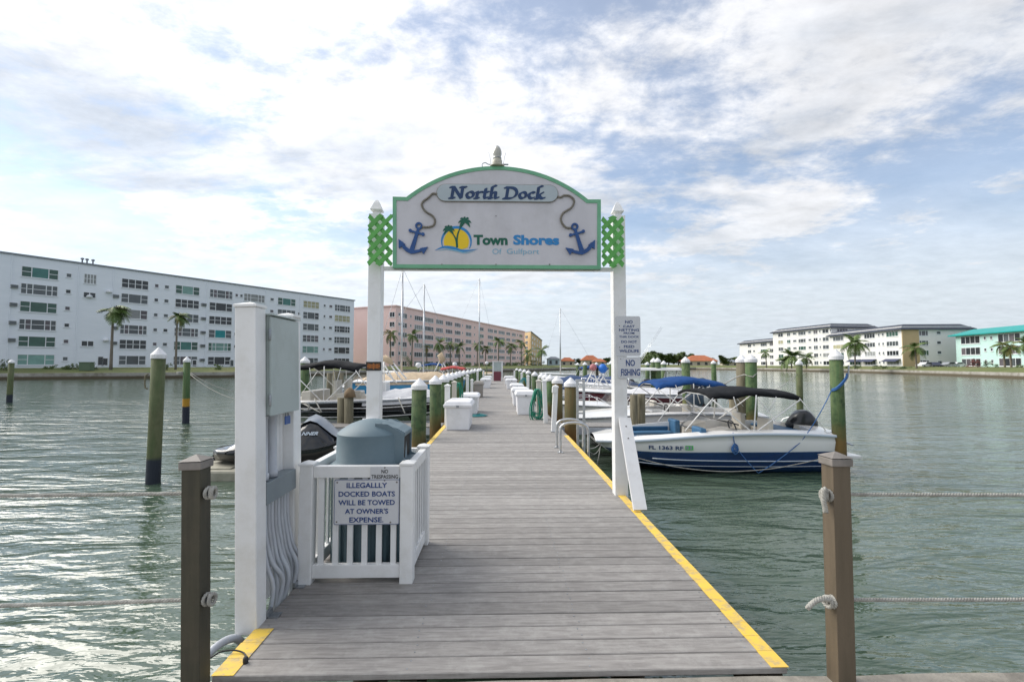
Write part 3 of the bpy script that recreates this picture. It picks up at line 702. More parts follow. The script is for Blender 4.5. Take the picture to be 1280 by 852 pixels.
# name plate and its letters
x0, z1 = bx(546.5, 231); x1, z0 = bx(697, 253)
r = (z1 - z0) / 2
pl = arc(x1 - r, (z0 + z1) / 2, r, r, -90, 90, 12) + arc(x0 + r, (z0 + z1) / 2, r, r, 90, 270, 12)
npl = wb(MB().prism(pl, YB - .022, YB - .001, 'y'), 'name_plate', 'plate_grey', gate)
wb(MB().tube([(x, YB - .012, z) for x, z in pl], .007, 5, closed=True), 'plate_edge', 'rope_grey', gate)
E = lambda cx, cy, rx, ry, a, b, n=12: arc(cx, cy, rx, ry, a, b, n)
G = {'N': ([[(.12, .02), (.12, .98)], [(.10, .98), (.20, .9), (.70, .05)], [(.72, .02), (.72, .98)], [(-.02, .02), (.28, .02)], [(-.06, .98), (.16, .98)], [(.58, .98), (.92, .98)]], 1.0),
     'o': ([E(.27, .31, .21, .27, 0, 360, 18)], .60),
     'r': ([[(.0, .52), (.12, .58), (.12, .02)], [(.12, .36), (.22, .54), (.38, .56)], [(.0, .02), (.24, .02)]], .46),
     't': ([[(.16, .86), (.14, .14), (.20, .03), (.36, .08)], [(.0, .57), (.36, .57)]], .44),
     'h': ([[(.12, .02), (.12, 1.02), (.22, 1.12), (.34, 1.10)], [(.12, .34), (.26, .56), (.40, .52), (.40, .12), (.47, .03), (.60, .08)], [(.02, .02), (.2, .02)]], .66),
     'D': ([[(.16, .02), (.16, .98)], [(-.02, .98), (.34, .98)] + E(.34, .5, .44, .48, 90, -90, 12) + [(-.02, .02)]], .92),
     'c': ([E(.27, .31, .20, .27, 55, 310, 14)], .50),
     'k': ([[(.12, .02), (.12, 1.02), (.22, 1.12), (.34, 1.10)], [(.14, .28), (.30, .42), (.44, .56)], [(.22, .34), (.36, .08), (.46, .03), (.58, .08)], [(.02, .02), (.2, .02)]], .62)}
cap_h = bx(600, 234.5)[1] - bx(600, 248.5)[1]; xx = bx(562.5, 248)[0]; zb = bx(562, 248.6)[1]
tot = sum(G[c][1] if c != ' ' else .32 for c in 'North Dock'); wid = bx(680.5, 248)[0] - xx
mb = MB(); sx = wid / tot
for c in 'North Dock':
    if c == ' ': xx += .32 * sx; continue
    st, adv = G[c]; k_ = sx / cap_h
    nib(mb, [[(x * k_, z) for x, z in s_] for s_ in st], .26, .10, 28, (xx, zb), cap_h, YB - .022, .16)
    xx += adv * sx
wb(mb, 'lettering', 'navy_letters', gate)
for s_, c0, c1, y0, y1, m_, b_ in (('Town', 592, 634.5, 293.5, 306.5, 'logo_green', .045), ('Shores', 641.5, 699, 293.5, 306.5, 'logo_blue', .045), ('Of', 615.5, 627, 310.8, 317.8, 'logo_pale_blue', 0), ('Gulfport', 633.5, 674, 310.8, 319.6, 'logo_pale_blue', 0)):
    x0, z1 = bx(c0, y0); x1, z0 = bx(c1, y1)
    text_mb(s_, x1 - x0, z1 - z0, bold=b_).build('lettering', m_, gate, ((x0 + x1) / 2, YB - YG - .001, (z0 + z1) / 2 - DZ))
# logo
def pxpoly(P, y0, y1, m_, name='logo_shape'):
    wb(MB().prism([bx(*p) for p in P], y0, y1, 'y'), name, m_, gate)
def pxstroke(P, w, y, m_, name='logo_shape', taper=None, n=5):
    Q = catmull([(a, b, 0) for a, b in P], n); L_, R_ = [], []
    for i, p in enumerate(Q):
        d = (Q[min(i + 1, len(Q) - 1)] - Q[max(i - 1, 0)]).normalized(); f = i / (len(Q) - 1)
        ww = (w if taper is None else taper(f) * w) / 2
        L_.append((p.x - d.y * ww, p.y + d.x * ww)); R_.append((p.x + d.y * ww, p.y - d.x * ww))
    A, B = [bx(*p) for p in L_], [bx(*p) for p in R_]
    mb = MB(); v = [(x, y, z) for x, z in A] + [(x, y, z) for x, z in B]; n_ = len(A)
    mb.add(v, [(i, i + 1, n_ + i + 1, n_ + i) for i in range(n_ - 1)]); return mb
sun = [(570.5 + 15.8 * math.cos(R(a)), 302 - 16 * math.sin(R(a))) for a in range(-28, 212, 12)]
sun += [(557, 308.5), (566, 309.3), (576, 312)]
pxpoly(sun, YB - .0030, YB - .0005, 'logo_yellow')
ring = [(570.5 + 18.3 * math.cos(R(a)), 302.3 - 18 * math.sin(R(a))) for a in range(-28, 205, 10)]
wb(pxstroke(ring, 2.0, YB - .0036, 'logo_blue', taper=lambda f: .5 + 1.2 * math.sin(f * 3.14)), 'logo_shape', 'logo_blue', gate)
wb(pxstroke([(544, 313), (555, 308.8), (567, 310), (579, 313.6), (597, 311.5)], 3, YB - .0044, '', taper=lambda f: .15 + math.sin(f * 3.14)), 'logo_shape', 'logo_blue', gate)
wb(pxstroke([(548, 313.5), (558, 311.6), (570, 313.4), (582, 316), (594, 313.5)], 1.6, YB - .0050, '', taper=lambda f: .15 + math.sin(f * 3.14)), 'logo_shape', 'logo_pale_blue', gate)
mb = pxstroke([(571.5, 309.5), (571.2, 300), (572.5, 292), (575.5, 285), (580.5, 279)], 2.0, YB - .0056, '', taper=lambda f: 1.3 - .7 * f)
m2 = pxstroke([(571.5, 309.5), (570, 300), (566.5, 293), (561.5, 288.5)], 2.0, YB - .0061, '', taper=lambda f: 1.2 - .7 * f)
for (cx, cy, s_) in ((581, 278, 8.2), (561, 288, 7.4)):
    for k, a in enumerate((5, 50, 95, 135, 175, 215, 325)):
        dx, dy = math.cos(R(a)), -math.sin(R(a))
        P = [(cx, cy), (cx + dx * s_ * .55, cy + dy * s_ * .55 - 1.2), (cx + dx * s_, cy + dy * s_ + 1.6)]
        m3 = pxstroke(P, 2.6, YB - .0066 - .0001 * k, '', taper=lambda f: .25 + .9 * math.sin(3.14 * min(1, f * 1.05))); mb.add(m3.v, m3.f)
mb.add(m2.v, m2.f); wb(mb, 'logo_shape', 'logo_green', gate)
# anchors
def anchor(fx):
    mb = MB(); f = lambda x, y: bx(*fx(x, y)); y0, y1 = YB - .022, YB - .002
    rc = [f(523.8 + 4.6 * math.cos(R(a)), 282.8 + 4.6 * math.sin(R(a))) for a in range(0, 360, 20)]; ri = [f(523.8 + 2.3 * math.cos(R(a)), 282.8 + 2.3 * math.sin(R(a))) for a in range(0, 360, 20)]
    n = len(rc); v = [(x, y0, z) for x, z in rc] + [(x, y0, z) for x, z in ri] + [(x, y1, z) for x, z in rc] + [(x, y1, z) for x, z in ri]
    mb.add(v, [(i, (i + 1) % n, n + (i + 1) % n, n + i) for i in range(n)] + [(i, (i + 1) % n, 2 * n + (i + 1) % n, 2 * n + i) for i in range(n)] + [(n + i, n + (i + 1) % n, 3 * n + (i + 1) % n, 3 * n + i) for i in range(n)])
    def P(L, e=0): mb.prism([f(*p) for p in L], y0 - e, y1, 'y')
    P([(521.6, 286.3), (524.8, 287.2), (517.2, 315.5), (511.6, 314)], .0006)
    P([(512.6, 287.6), (529.6, 292.3), (529, 294.6), (512, 289.9)], .0012)
    for cx, cy in ((513.2, 288.6), (529, 293.2)): P([(cx + 2.1 * math.cos(R(a)), cy + 2.1 * math.sin(R(a))) for a in range(0, 360, 30)], .0018)
    out = [(500.6, 305), (504, 311), (508, 314.6), (514, 317.6), (520, 316.8), (526, 315.2), (531.5, 312)]; inn = [(528.5, 309.8), (524, 312.3), (518.5, 313.2), (514, 312.6), (509.5, 310), (506, 306.2), (504, 302.5)]
    P(out + inn, 0)
    P([(498.6, 299.2), (507, 305.6), (499.0, 310.6)], .0024); P([(535.2, 309.0), (525.2, 310.8), (529.6, 318.0)], .0024)
    wb(mb, 'anchor', 'anchor_blue', gate)
anchor(lambda x, y: (x, y)); anchor(lambda x, y: (1242 - x, y + 1))
for P in ([(547, 243.2), (541, 242.6), (536, 247.4), (529, 252.5), (527.5, 257.5), (532, 264.6), (541, 270.5), (544, 277), (541.5, 282.5), (535, 284.3), (528.2, 284.2)],
          [(697, 246.5), (701, 247), (705, 244.8), (712, 245.5), (717.5, 251.5), (714, 260), (704, 266.5), (700.8, 274), (703.5, 281), (708, 285), (713.6, 285.2)]):
    pts = [(bx(*p)[0], YB - .014, bx(*p)[1]) for p in P]; mb = MB(); rope_mb(mb, catmull(pts, 5), .0125, .05, 5, 6); wb(mb, 'rope', 'rope_grey', gate)
# brace of the right post
q_ = atZ(795, 641, DZ)
wb(MB().bar((XR + .035, YG - .02, 1.78), (XR + .03, q_.y + .03, DZ + .02), .135, .036), 'brace', 'white_paint', gate)
wb(MB().bar((XL - .035, YG - .02, 1.78), (XL - .03, q_.y + .03, DZ + .02), .135, .036), 'brace', 'white_paint', gate)
for z in (1.70, 1.58): wb(MB().lathe([(.008, 0), (.008, .006)], 8, T=Matrix.Translation((XR + .03, YG - .1 + (1.78 - z) * -.75 + .06, z)) @ Matrix.Rotation(R(90), 4, 'X')), 'screw', 'post_cap', gate)

# beacon on top of the board
x, z = bx(621.5, 207.5)
t = thing('beacon_light', 'small unlit beacon lamp on top of the arched sign', 'lamp', (x, YB + .03, z))
MB().lathe([(.085, 0), (.085, .012), (.05, .018), (.055, .03), (.058, .075), (.048, .085)], 20).build('base', 'lamp_metal', t)
MB().lathe([(.046, .085), (.048, .10), (.04, .104), (.044, .125), (.052, .15), (.05, .185), (.042, .21), (.028, .235), (.012, .25), (.001, .254)], 20).build('lens', 'lamp_glass', t)
MB().lathe([(.050, .098), (.050, .106)], 20).build('collar', 'galvanised', t)
for s in (-1, 1): MB().tube([(s * .07, 0, .02), (s * .085, 0, .12), (s * .10, 0, .17)], .0022, 5).build('bird_spike', 'galvanised', t)
MB().tube(catmull([(-.04, 0, .03), (-.10, 0, .03), (-.14, 0, .05), (-.175, 0, .03), (-.165, .0, -.02)], 5), .006, 6).build('cable', 'conduit_grey', t)
MB().tube([(.04, 0, .03), (.13, 0, .03)], .009, 8).build('nozzle', 'galvanised', t)

# notices on the right post
def sgn(px0, px1, py0, py1, Y, *a_, **k):
    a = atY(px0, py0, Y); b = atY(px1, py1, Y); w, h = b.x - a.x, a.z - b.z
    return plate(*a_, ((a.x + b.x) / 2, Y, (a.z + b.z) / 2), w, h, **k), w, h
t, w, h = sgn(769, 801, 395, 445, YG - .008, 'notice_plate', 'upper notice on the right gate post about cast netting and wildlife', 'sign', m='plate_white', r=.025, rivets=[(-.10, .12), (-.10, -.13)])
for s_, ww, zz, hh in (('NO', .33, .355, .075), ('CAST', .5, .245, .06), ('NETTING', .86, .155, .06), ('FROM', .46, .075, .05), ('THIS DOCK', .86, -.015, .05), ('DO NOT', .68, -.14, .065), ('FEED', .45, -.26, .065), ('WILDLIFE', .84, -.37, .07)):
    lettering(s_, t, 'letter_blue', (.012, -.0005, zz * h), ww * w * .92, hh * h, bold=.015)
t, w, h = sgn(772.5, 801, 446, 472.5, YG - .014, 'notice_plate', 'lower NO FISHING notice on the right gate post', 'sign', m='plate_white', r=.01, rivets=[(-.10, .10), (-.10, -.10)])
lettering('NO', t, 'letter_blue', (.012, -.0005, .22 * h), .40 * w, .30 * h, bold=.02); lettering('FISHING', t, 'letter_blue', (.012, -.0005, -.22 * h), .84 * w, .32 * h, bold=.02)
t, w, h = sgn(457.5, 476.5, 452, 463, YG - .008, 'metal_plaque', 'small black and copper plaque on the left gate post', 'plaque', m='plaque_black', r=.004, d=.008)
mb = MB()
for s in (-1, 1):
    for k in range(3):
        mb.prism(arc(s * (.03 + .017 * k), 0, .010, .028 - .005 * k, 0, 360, 8)[:-1], -.004, -.0005, 'y')
    mb.bar((0, -.002, .012 * s), (s * .07, -.002, .03 * s), .003, .006); mb.bar((0, -.002, -.012 * s), (s * .07, -.002, -.03 * s), .003, .006)
mb.prism(arc(0, 0, .016, .036, 0, 360, 10)[:-1], -.0045, -.0005, 'y'); mb.build('relief', 'plaque_gold', t)

# ================================================================== BUILDINGS ACROSS THE WATER
def V2(px, Y): p = atY(px, 455, Y); return Vector((p.x, p.y))
class Face:
    """a vertical wall from A (left as seen) to B (right as seen)"""
    def __init__(s, A, B): s.A = A; s.B = B; s.d = (B - A).normalized(); s.L = (B - A).length; s.ang = math.atan2(s.d.y, s.d.x)
    def sz(s, px, py):
        r = ray(px, py); n = Vector((-s.d.y, s.d.x)); o = Vector((0, 0)); t = (s.A - o).dot(n) / Vector((r.x, r.y)).dot(n)
        P = CAM + r * t; return (Vector((P.x, P.y)) - s.A).dot(s.d), P.z
    def at(s, u, z, out=0): p = s.A + s.d * u + Vector((s.d.y, -s.d.x)) * out; return Vector((p.x, p.y, z))
def walls(name, faces_pts, z0, z1, m, root):
    P = [Vector((p.x, p.y)) for p in faces_pts]
    return wb(MB().prism([(p.x, p.y) for p in P], z0, z1, 'z'), name, m, root)
_wc = {}
PANES = ['pane_dark', 'pane_grey', 'pane_dark', 'pane_grey', 'pane_mauve', 'pane_teal', 'pane_blind', 'pane_green']
wr = random.Random(21)
def win_frame_mesh(w, h, fr, hung):
    key = ('f', round(w, 1), round(h, 1), fr, hung)
    if key not in _wc:
        w, h = key[1], key[2]; mb = MB(); t = .09
        mb.box(0, w, -.07, .02, 0, t); mb.box(0, w, -.07, .02, h - t, h); mb.box(0, t, -.07, .02, t, h - t); mb.box(w - t, w, -.07, .02, t, h - t)
        x = 0
        for f in fr[:-1]:
            x += f * w; mb.box(x - .06, x + .06, -.068, .02, t, h - t)
        if hung:
            x = 0
            for f in fr:
                if f < .4: mb.box(x * w + t, (x + f) * w - .05, -.05, -.025, h * .48, h * .53)
                x += f
        mb.box(-.08, w + .08, -.13, .02, -.10, -.002)
        o = mb.build('window', 'win_frame'); _wc[key] = o.data; bpy.data.objects.remove(o)
    return _wc[key], key[1], key[2]
def pane_mesh(w, h, m):
    key = ('p', round(w, 2), round(h, 1), m)
    if key not in _wc:
        o = MB().box(0, key[1], -.022, .01, 0, key[2]).build('pane', m); _wc[key] = o.data; bpy.data.objects.remove(o)
    return _wc[key]
def one_mesh_win(w, h, fr, ms):
    key = ('w', round(w, 1), round(h, 1), fr, tuple(ms))
    if key not in _wc:
        w, h = key[1], key[2]; mb = MB(); t = .10; u = sorted(set(ms)); mats = ['win_frame'] + u
        mb.box(0, w, -.07, .02, 0, t); mb.box(0, w, -.07, .02, h - t, h); mb.box(0, t, -.07, .02, t, h - t); mb.box(w - t, w, -.07, .02, t, h - t)
        x = 0
        for i, f in enumerate(fr):
            mb.box(x + (t if i == 0 else .06), x + f * w - (t if i == len(fr) - 1 else .06), -.022, .01, t, h - t, 1 + u.index(ms[i]))
            x += f * w
            if i < len(fr) - 1: mb.box(x - .06, x + .06, -.068, .02, t, h - t)
        mb.box(-.08, w + .08, -.13, .02, -.10, -.002)
        o = mb.build('window', mats); _wc[key] = o.data; bpy.data.objects.remove(o)
    return _wc[key]
def window(root, face, u, z, w, h, fr, ms, split=False, hung=True):
    P = face.at(u, z, .005) - Vector(root.location)
    if split:
        me, w, h = win_frame_mesh(w, h, fr, hung); o = part('window', me, root, P, (0, 0, face.ang)); x = 0
        for i, f in enumerate(fr):
            x0 = x + (.09 if i == 0 else .06); x1 = x + f * w - (.09 if i == len(fr) - 1 else .06)
            part('pane', pane_mesh(x1 - x0, h - .18, ms[i]), o, (x0, 0, .09)); x += f * w
    else:
        part('window', one_mesh_win(w, h, fr, ms), root, P, (0, 0, face.ang))
def pick(n, style=None):
    style = style or wr.choice(['a', 'a', 'b', 'c', 'd', 'e'])
    if style == 'a': return ['pane_dark'] * n
    if style == 'b': return ['pane_grey'] * n
    if style == 'c': return [wr.choice(PANES) for _ in range(n)]
    if style == 'd': return ['pane_mauve' if i % 2 else 'pane_grey' for i in range(n)]
    if style == 'e':
        m = wr.choice(['pane_teal', 'pane_mint', 'pane_green']); return ['pane_green'] + [m] * (n - 2) + ['pane_green'] if n > 2 else [m] * n
    return [style] * n
F3, F4, F5, F2, F1 = (.27, .46, .27), (.25,) * 4, (.16, .16, .36, .16, .16), (.5, .5), (1.,)

# ---- pale blue block on the left
Y1 = 84.; zt = atY(0, 317, Y1).z; k2 = (atY(441.5, 376, 100).z - 2.4) / 100; Y2 = (zt - 2.4) / k2
A = V2(0, Y1); B = V2(441.5, Y2); d = (B - A).normalized(); A = A - d * 26; fb = Face(A, B); nrm = Vector((-d.y, d.x))
Z0 = 1.7
t = thing('apartment_building', 'long pale blue six storey apartment block on the left shore', 'building', (A.x, A.y, Z0))
walls('wall', [A, B, B + nrm * 16, A + nrm * 16], Z0 - 1, zt, 'sky_blue_stucco', t)
ft = zt + .02; wb(MB().prism([(p.x, p.y) for p in (A - nrm * .25, B + d * .25 - nrm * .25, B + d * .25 + nrm * 16.2, A + nrm * 16.2)], ft, ft + .28, 'z'), 'roof_edge', 'roof_edge', t)
FH = (zt - 1.75 - Z0 - .35) / 6 * 1.0
def rowz(face, px, ys): return [face.sz(px, y)[1] for y in ys]
rz = [(face_z1, face_z0) for face_z1, face_z0 in zip(rowz(fb, 46, (333.7, 354.5, 376, 398.7, 421, 443.7)), rowz(fb, 46, (347.5, 368.5, 390.5, 412.5, 433.5, 456)))]
HW = 1.85
LB = [ # px0, px1, rows, lights, styles
    (23.5, 70.5, [0, 1, 2, 3, 4, 5], [F3, F5, F3, F5, F3, F3], ['e', 'pane_grey', 'pane_green', 'd', 'pane_green', 'pane_mint']),
    (150, 184, range(6), [F4, F3, F3, F5, F4, F3], ['a', 'b', 'c', 'd', 'a', 'b']),
    (218, 248.5, range(6), [F3, F4, F4, F5, F3, F3], ['e', 'a', 'b', 'd', 'e', 'd']),
    (261, 290, range(6), [F5, F3, F4, F3, F5, F3], ['d', 'a', 'a', 'x', 'e', 'a']),
    (304, 330, range(6), [F5, F4, F3, F4, F3, F4], ['pane_blind', 'a', 'b', 'a', 'c', 'a']),
    (346.5, 369, range(6), [F3, F4, F3, F4, F3, F4], ['e', 'b', 'a', 'c', 'b', 'a']),
    (378.5, 398.5, [0, 1, 2, 3, 4, 5], [F4, F3, F3, F4, F3, F3], ['pane_cream', 'c', 'b', 'd', 'pane_mint', 'b']),
    (418, 437.5, [0, 1, 2, 3, 4, 5], [F5, F4, F5, F5, F3, F4], ['b', 'pane_cream', 'a', 'b', 'a', 'a']),
    (-60, -20, range(6), [F3] * 6, ['a', 'c', 'b', 'd', 'a', 'b'])]
for x0, x1, rows, frs, sts in LB:
    u0 = fb.sz(x0, 400)[0]; u1 = fb.sz(x1, 400)[0]
    for r_ in rows:
        n_ = len(frs[r_]); ms = ['pane_grey', 'pane_cyan', 'pane_grey'] if sts[r_] == 'x' else pick(n_, sts[r_])
        window(t, fb, u0, rz[r_][1], u1 - u0, HW, frs[r_], ms, True)
for x0, x1, rows in ((80, 87.5, range(6)), (10.5, 18, [1, 2, 3, 4]), (139.5, 144.5, [1, 3, 4]), (191.5, 197, range(5)), (204, 210, range(5)), (251, 255, [1, 2, 3, 4, 5]), (293, 296.5, [0, 1, 2, 3, 4]), (299, 302.5, [0]),
                     (337, 341.5, [0, 1, 2, 3, 4]), (404, 406.6, range(5)), (411, 415, range(5)), (372, 375, [1, 2, 3])):
    u0 = fb.sz(x0, 400)[0]; u1 = fb.sz(x1, 400)[0]
    if x0 in (139.5, 251, 10.5):
        for r_ in rows:
            ac = MB().box(0, .95, -.38, .02, 0, .62).build('air_conditioner', 'pane_blind', t, fb.at(u0, rz[r_][1] + .8) - Vector(t.location), (0, 0, fb.ang)); MB().box(.08, .87, -.40, -.382, .08, .54).build('grille', 'pane_grey', ac)
        continue
    for r_ in rows: window(t, fb, u0, rz[r_][1] + .75, u1 - u0, .85, F1, [wr.choice(['pane_grey', 'pane_dark', 'pane_mauve'])], True, False)
for r_, m_ in ((0, 'pane_blind'), (1, 'pane_dark'), (4, 'pane_dark')):
    u0 = fb.sz(102.5, 400)[0]; u1 = fb.sz(118.5, 400)[0]; window(t, fb, u0, rz[r_][1] + (.3 if r_ else 0), u1 - u0, 1.85 if r_ == 0 else 1.1, F4 if r_ == 0 else F2, [m_] * (4 if r_ == 0 else 2), True)
for px, y0, y1, m_ in ((121.5, 444.5, 458, 'pane_dark'), (287, 449, 459, 'pane_grey'), (127.5, 446.5, 458, 'pane_dark'), (240, 449, 459, 'pane_dark')):
    u0, z1_ = fb.sz(px, y0); _, z0_ = fb.sz(px, y1); P = fb.at(u0, z0_, .0) - Vector(t.location)
    dr = MB().box(0, 1.0, -.08, .01, 0, z1_ - z0_).build('door', 'win_frame', t, P, (0, 0, fb.ang)); MB().box(.15, .85, -.10, -.082, .3, z1_ - z0_ - .2).build('pane', m_, dr)
for px in (11, 95.5, 139, 257, 331, 374):
    u0 = fb.sz(px, 390)[0]; MB().box(0, .13, -.14, -.01, Z0, zt - .3).build('downpipe', 'sky_blue_stucco', t, fb.at(u0, 0) - Vector(t.location), (0, 0, fb.ang))
for px in (105, 111, 118.5):
    u0 = fb.sz(px, 330)[0]; P = fb.at(u0, zt + .3, -1.0) - Vector(t.location); MB().lathe([(.12, 0), (.12, .7), (.28, .75), (.28, 1.0), (.05, 1.1)], 8).build('roof_vent', 'roof_edge', t, P)
for px, py in ((135.5, 366), (132, 426.5), (111, 372)):
    u0, z_ = fb.sz(px, py); MB().lathe([(.45, 0), (.5, .25), (.3, .5), (.01, .6)], 10).build('wall_vent', 'win_frame', t, fb.at(u0, z_, .3) - Vector(t.location))
for x0, x1, rows in ((22.5, 71.5, [1, 3]), ):
    pass

# ---- pink block in the middle
Yc = 150.; zp = atY(494, 382.5, Yc).z
def depth_for(px, py, z): k = (atY(px, py, 100).z - 2.4) / 100; return (z - 2.4) / k
Pa = V2(441.8, depth_for(441.8, 385.5, zp)); Pb = V2(494, Yc); Pc = V2(656, depth_for(656, 414.7, zp))
f1 = Face(Pa - (Pb - Pa) * .25, Pb); f2 = Face(Pb, Pc)
t = thing('apartment_building', 'long salmon pink six storey apartment block behind the masts', 'building', (Pb.x, Pb.y, 1.6))
nb = Vector((-f2.d.y, f2.d.x)) * 18
walls('wall', [f1.A, Pb, Pc, Pc + nb, Vector((f1.A.x + 6, Pc.y))], .6, zp, 'pink_stucco', t)
wb(MB().prism([(p.x, p.y) for p in (f1.A - Vector((0, .3)), Pb + Vector((.1, -.5)), Pc + Vector((.4, -.2)), Pc + nb, Vector((f1.A.x + 6, Pc.y)))], zp + .02, zp + .35, 'z'), 'roof_edge', 'pink_stucco', t)
cols = [(332, 346, F1), (357, 386, F2), (405, 410, F1), (432, 482, F4), (494, 549, F3), (565, 608, F4), (624, 665, F3), (680, 716, F3), (726, 731, F1), (748, 783, F2), (800, 806, F1), (828, 858, F2), (884, 916, F3), (922, 940, F2), (950, 988, F4), (998, 1022, F2), (1032, 1056, F3), (1064, 1072, F1), (1078, 1098, F3)]
tops = rowz(f2, 560, [401, 412.2, 423.6, 434.8, 446, 457])
prow = [zp - 2.0 - i * (zp - 1.7) / 6.15 - 1.4 for i in range(6)]
for x0, x1, fr in cols:
    u0 = f2.sz(430 + x0 / 4.923, 430)[0]; u1 = f2.sz(430 + x1 / 4.923, 430)[0]
    for i in range(6):
        if fr == F1: window(t, f2, u0, prow[i] + .5, max(.8, u1 - u0), 1.0, F1, pick(1, 'b'))
        else: window(t, f2, u0, prow[i], u1 - u0, 1.6, fr, [wr.choice(['pane_dark', 'pane_grey', 'pane_dark', 'pane_blind', 'pane_mauve', 'pane_grey', 'pane_green'])] * len(fr))
for x0, x1 in ((486.8, 493.2),):
    u0 = f1.sz(x0, 430)[0]; u1 = f1.sz(x1, 430)[0]
    for i in range(6): window(t, f1, u0, prow[i], u1 - u0, 1.6, F2, pick(2, 'a'))
# ---- yellow block
zy = zp
Ya = V2(648, depth_for(648, 413.2, zy) + 25); Yb = V2(663.5, depth_for(661, 414.6, zy)); Yc2 = V2(677.5, depth_for(677.5, 425.8, zy))
f3 = Face(Ya, Yb); f4 = Face(Yb, Yc2)
t = thing('apartment_building', 'pale yellow apartment block beyond the pink one at the end of the dock', 'building', (Yb.x, Yb.y, 1.6))
walls('wall', [Ya, Yb, Yc2, Yc2 + Vector((-10, 30)), Ya + Vector((0, 20))], .6, zy, 'yellow_stucco', t)
wb(MB().prism([(p.x, p.y) for p in (Ya + Vector((-.2, -.4)), Yb + Vector((.3, -.6)), Yc2 + Vector((.5, -.2)), Yc2 + Vector((-10, 30)), Ya + Vector((0, 20)))], zy + .02, zy + .4, 'z'), 'roof_edge', 'roof_edge', t)
for fc, cs in ((f3, ((656.8, 659.8),)), (f4, ((665.2, 666.6), (668, 669.6), (671.2, 672.4), (674, 675)))):
    for x0, x1 in cs:
        u0 = fc.sz(x0, 435)[0]; u1 = fc.sz(x1, 435)[0]
        for i in range(6): window(t, fc, u0, prow[i], min(6, u1 - u0), 1.6, F2, pick(2, 'a'))

# ---- white blocks on the right, each with a dark mansard edge
def offs(P, d):
    n = len(P); o = []
    for i in range(n):
        a, b, c = P[i - 1], P[i], P[(i + 1) % n]; e1 = (b - a).normalized(); e2 = (c - b).normalized(); n1 = Vector((e1.y, -e1.x)); n2 = Vector((e2.y, -e2.x))
        m_ = (n1 + n2); m_ = m_ / max(.3, m_.dot(n1)); o.append(b + m_ * d)
    return o
def mansard(P, z, h, root, m, out=.9, inn=1.6):
    a, b, c = offs(P, out), offs(P, out), offs(P, -inn)
    rings = [[(p.x, p.y, z - .25) for p in a], [(p.x, p.y, z) for p in b], [(p.x, p.y, z + h) for p in c]]
    return wb(MB().loft(rings, 0, False, True, True), 'roof', m, root)
ZR = 1.25
def block(label, px0, Yf, px1, Yn, depth, ztop, nfl, colspec, roofm, wallm, group=None, endcols=None, rh=1.5, endtrim=None, zrow=None, wh=1.5):
    A = V2(px0, Yf); B = V2(px1, Yn); fc = Face(A, B); nn = Vector((-fc.d.y, fc.d.x)) * depth; P = [A, B, B + nn, A + nn]
    t = thing('apartment_building', label, 'building', (B.x, B.y, ZR))
    walls('wall', P, .4, ztop - rh * .5, wallm, t)
    mansard(P, ztop - rh, rh, t, roofm)
    fh = (ztop - rh - ZR) / nfl
    fe = Face(B, B + nn)
    for face, cs in ((fc, colspec), (fe, endcols or [])):
        for x0, x1, fr in cs:
            u0 = face.sz(x0, 440)[0]; u1 = face.sz(x1, 440)[0]
            for i in range(nfl):
                z = ztop - rh - fh * (i + 1) + fh * .30
                if fr == F1: window(t, face, u0, z + .4, max(.8, u1 - u0), .9, F1, pick(1, 'b'))
                else: window(t, face, u0, z, u1 - u0, wh, fr, [wr.choice(['pane_dark', 'pane_grey', 'pane_grey', 'pane_mauve', 'pane_blind', 'pane_green', 'pane_cream' if i == 1 else 'pane_dark'])] * len(fr))
    return t, fc, fe, fh
q = lambda x: 900 + x / 3.368
z1r = atY(1128.6, 404.6, 136).z
z2r = atY(1039.5, 403.6, 172).z
block('white four storey block at the far left end of the right shore row', 925, 236, 972, 204, 16, atY(971, 421.5, 204).z, 4, [(q(118), q(132), F2), (q(140), q(148), F1), (q(172), q(198), F3), (q(210), q(234), F3)], 'roof_slate', 'white_stucco')
block('tall white five storey block with dark roof edge right of the far trees', 967, 204, 1039.5, 172, 18, z2r, 5, [(q(247), q(267), F2), (q(284), q(298), F2), (q(309), q(324), F1), (q(332), q(363), F3), (q(374), q(386), F1), (q(396), q(413), F2), (q(420), q(426), F1), (q(434), q(460), F2), (q(466), q(472), F1)], 'roof_slate', 'white_stucco', endcols=[(q(495), q(540), F4), (q(575), q(600), F3)])
t, fc, fe, fh = block('white four storey block with beige corner panel and dark roof edge', 1038, 171, 1128.6, 136, 19, z1r, 4, [(q(478), q(522), F3), (q(545), q(592), F4), (q(610), q(655), F4), (q(668), q(676), F1), (q(685), q(693), F1), (q(703), q(753), F4)], 'roof_slate', 'white_stucco', endcols=[(q(840), q(878), F3), (q(914), q(932), F1)])
u1 = fe.sz(1148.8, 440)[0]
wbp = MB().box(-.02, u1, -.25, .05, .4, z1r - 1.7); wbp.build('corner_panel', 'beige_stucco', t, Vector((fe.A.x, fe.A.y, 0)) - Vector(t.location), (0, 0, fe.ang))
for x0, x1 in ((q(600), q(660)), (q(698), q(762)), (q(548), q(596))):
    u0 = fc.sz(x0, 450)[0]; u1 = fc.sz(x1, 450)[0]
    MB().add([(0, -1.6, -.75), (u1 - u0, -1.6, -.75), (u1 - u0, -.1, 0), (0, -.1, 0), (0, -1.6, -.85), (u1 - u0, -1.6, -.85), (u1 - u0, -.1, -.1), (0, -.1, -.1)], [(0, 1, 2, 3), (4, 5, 6, 7), (0, 1, 5, 4), (1, 2, 6, 5), (2, 3, 7, 6), (3, 0, 4, 7)]).build('awning', 'awning_dark', t, fc.at(u0, 4.0) - Vector(t.location), (0, 0, fc.ang))
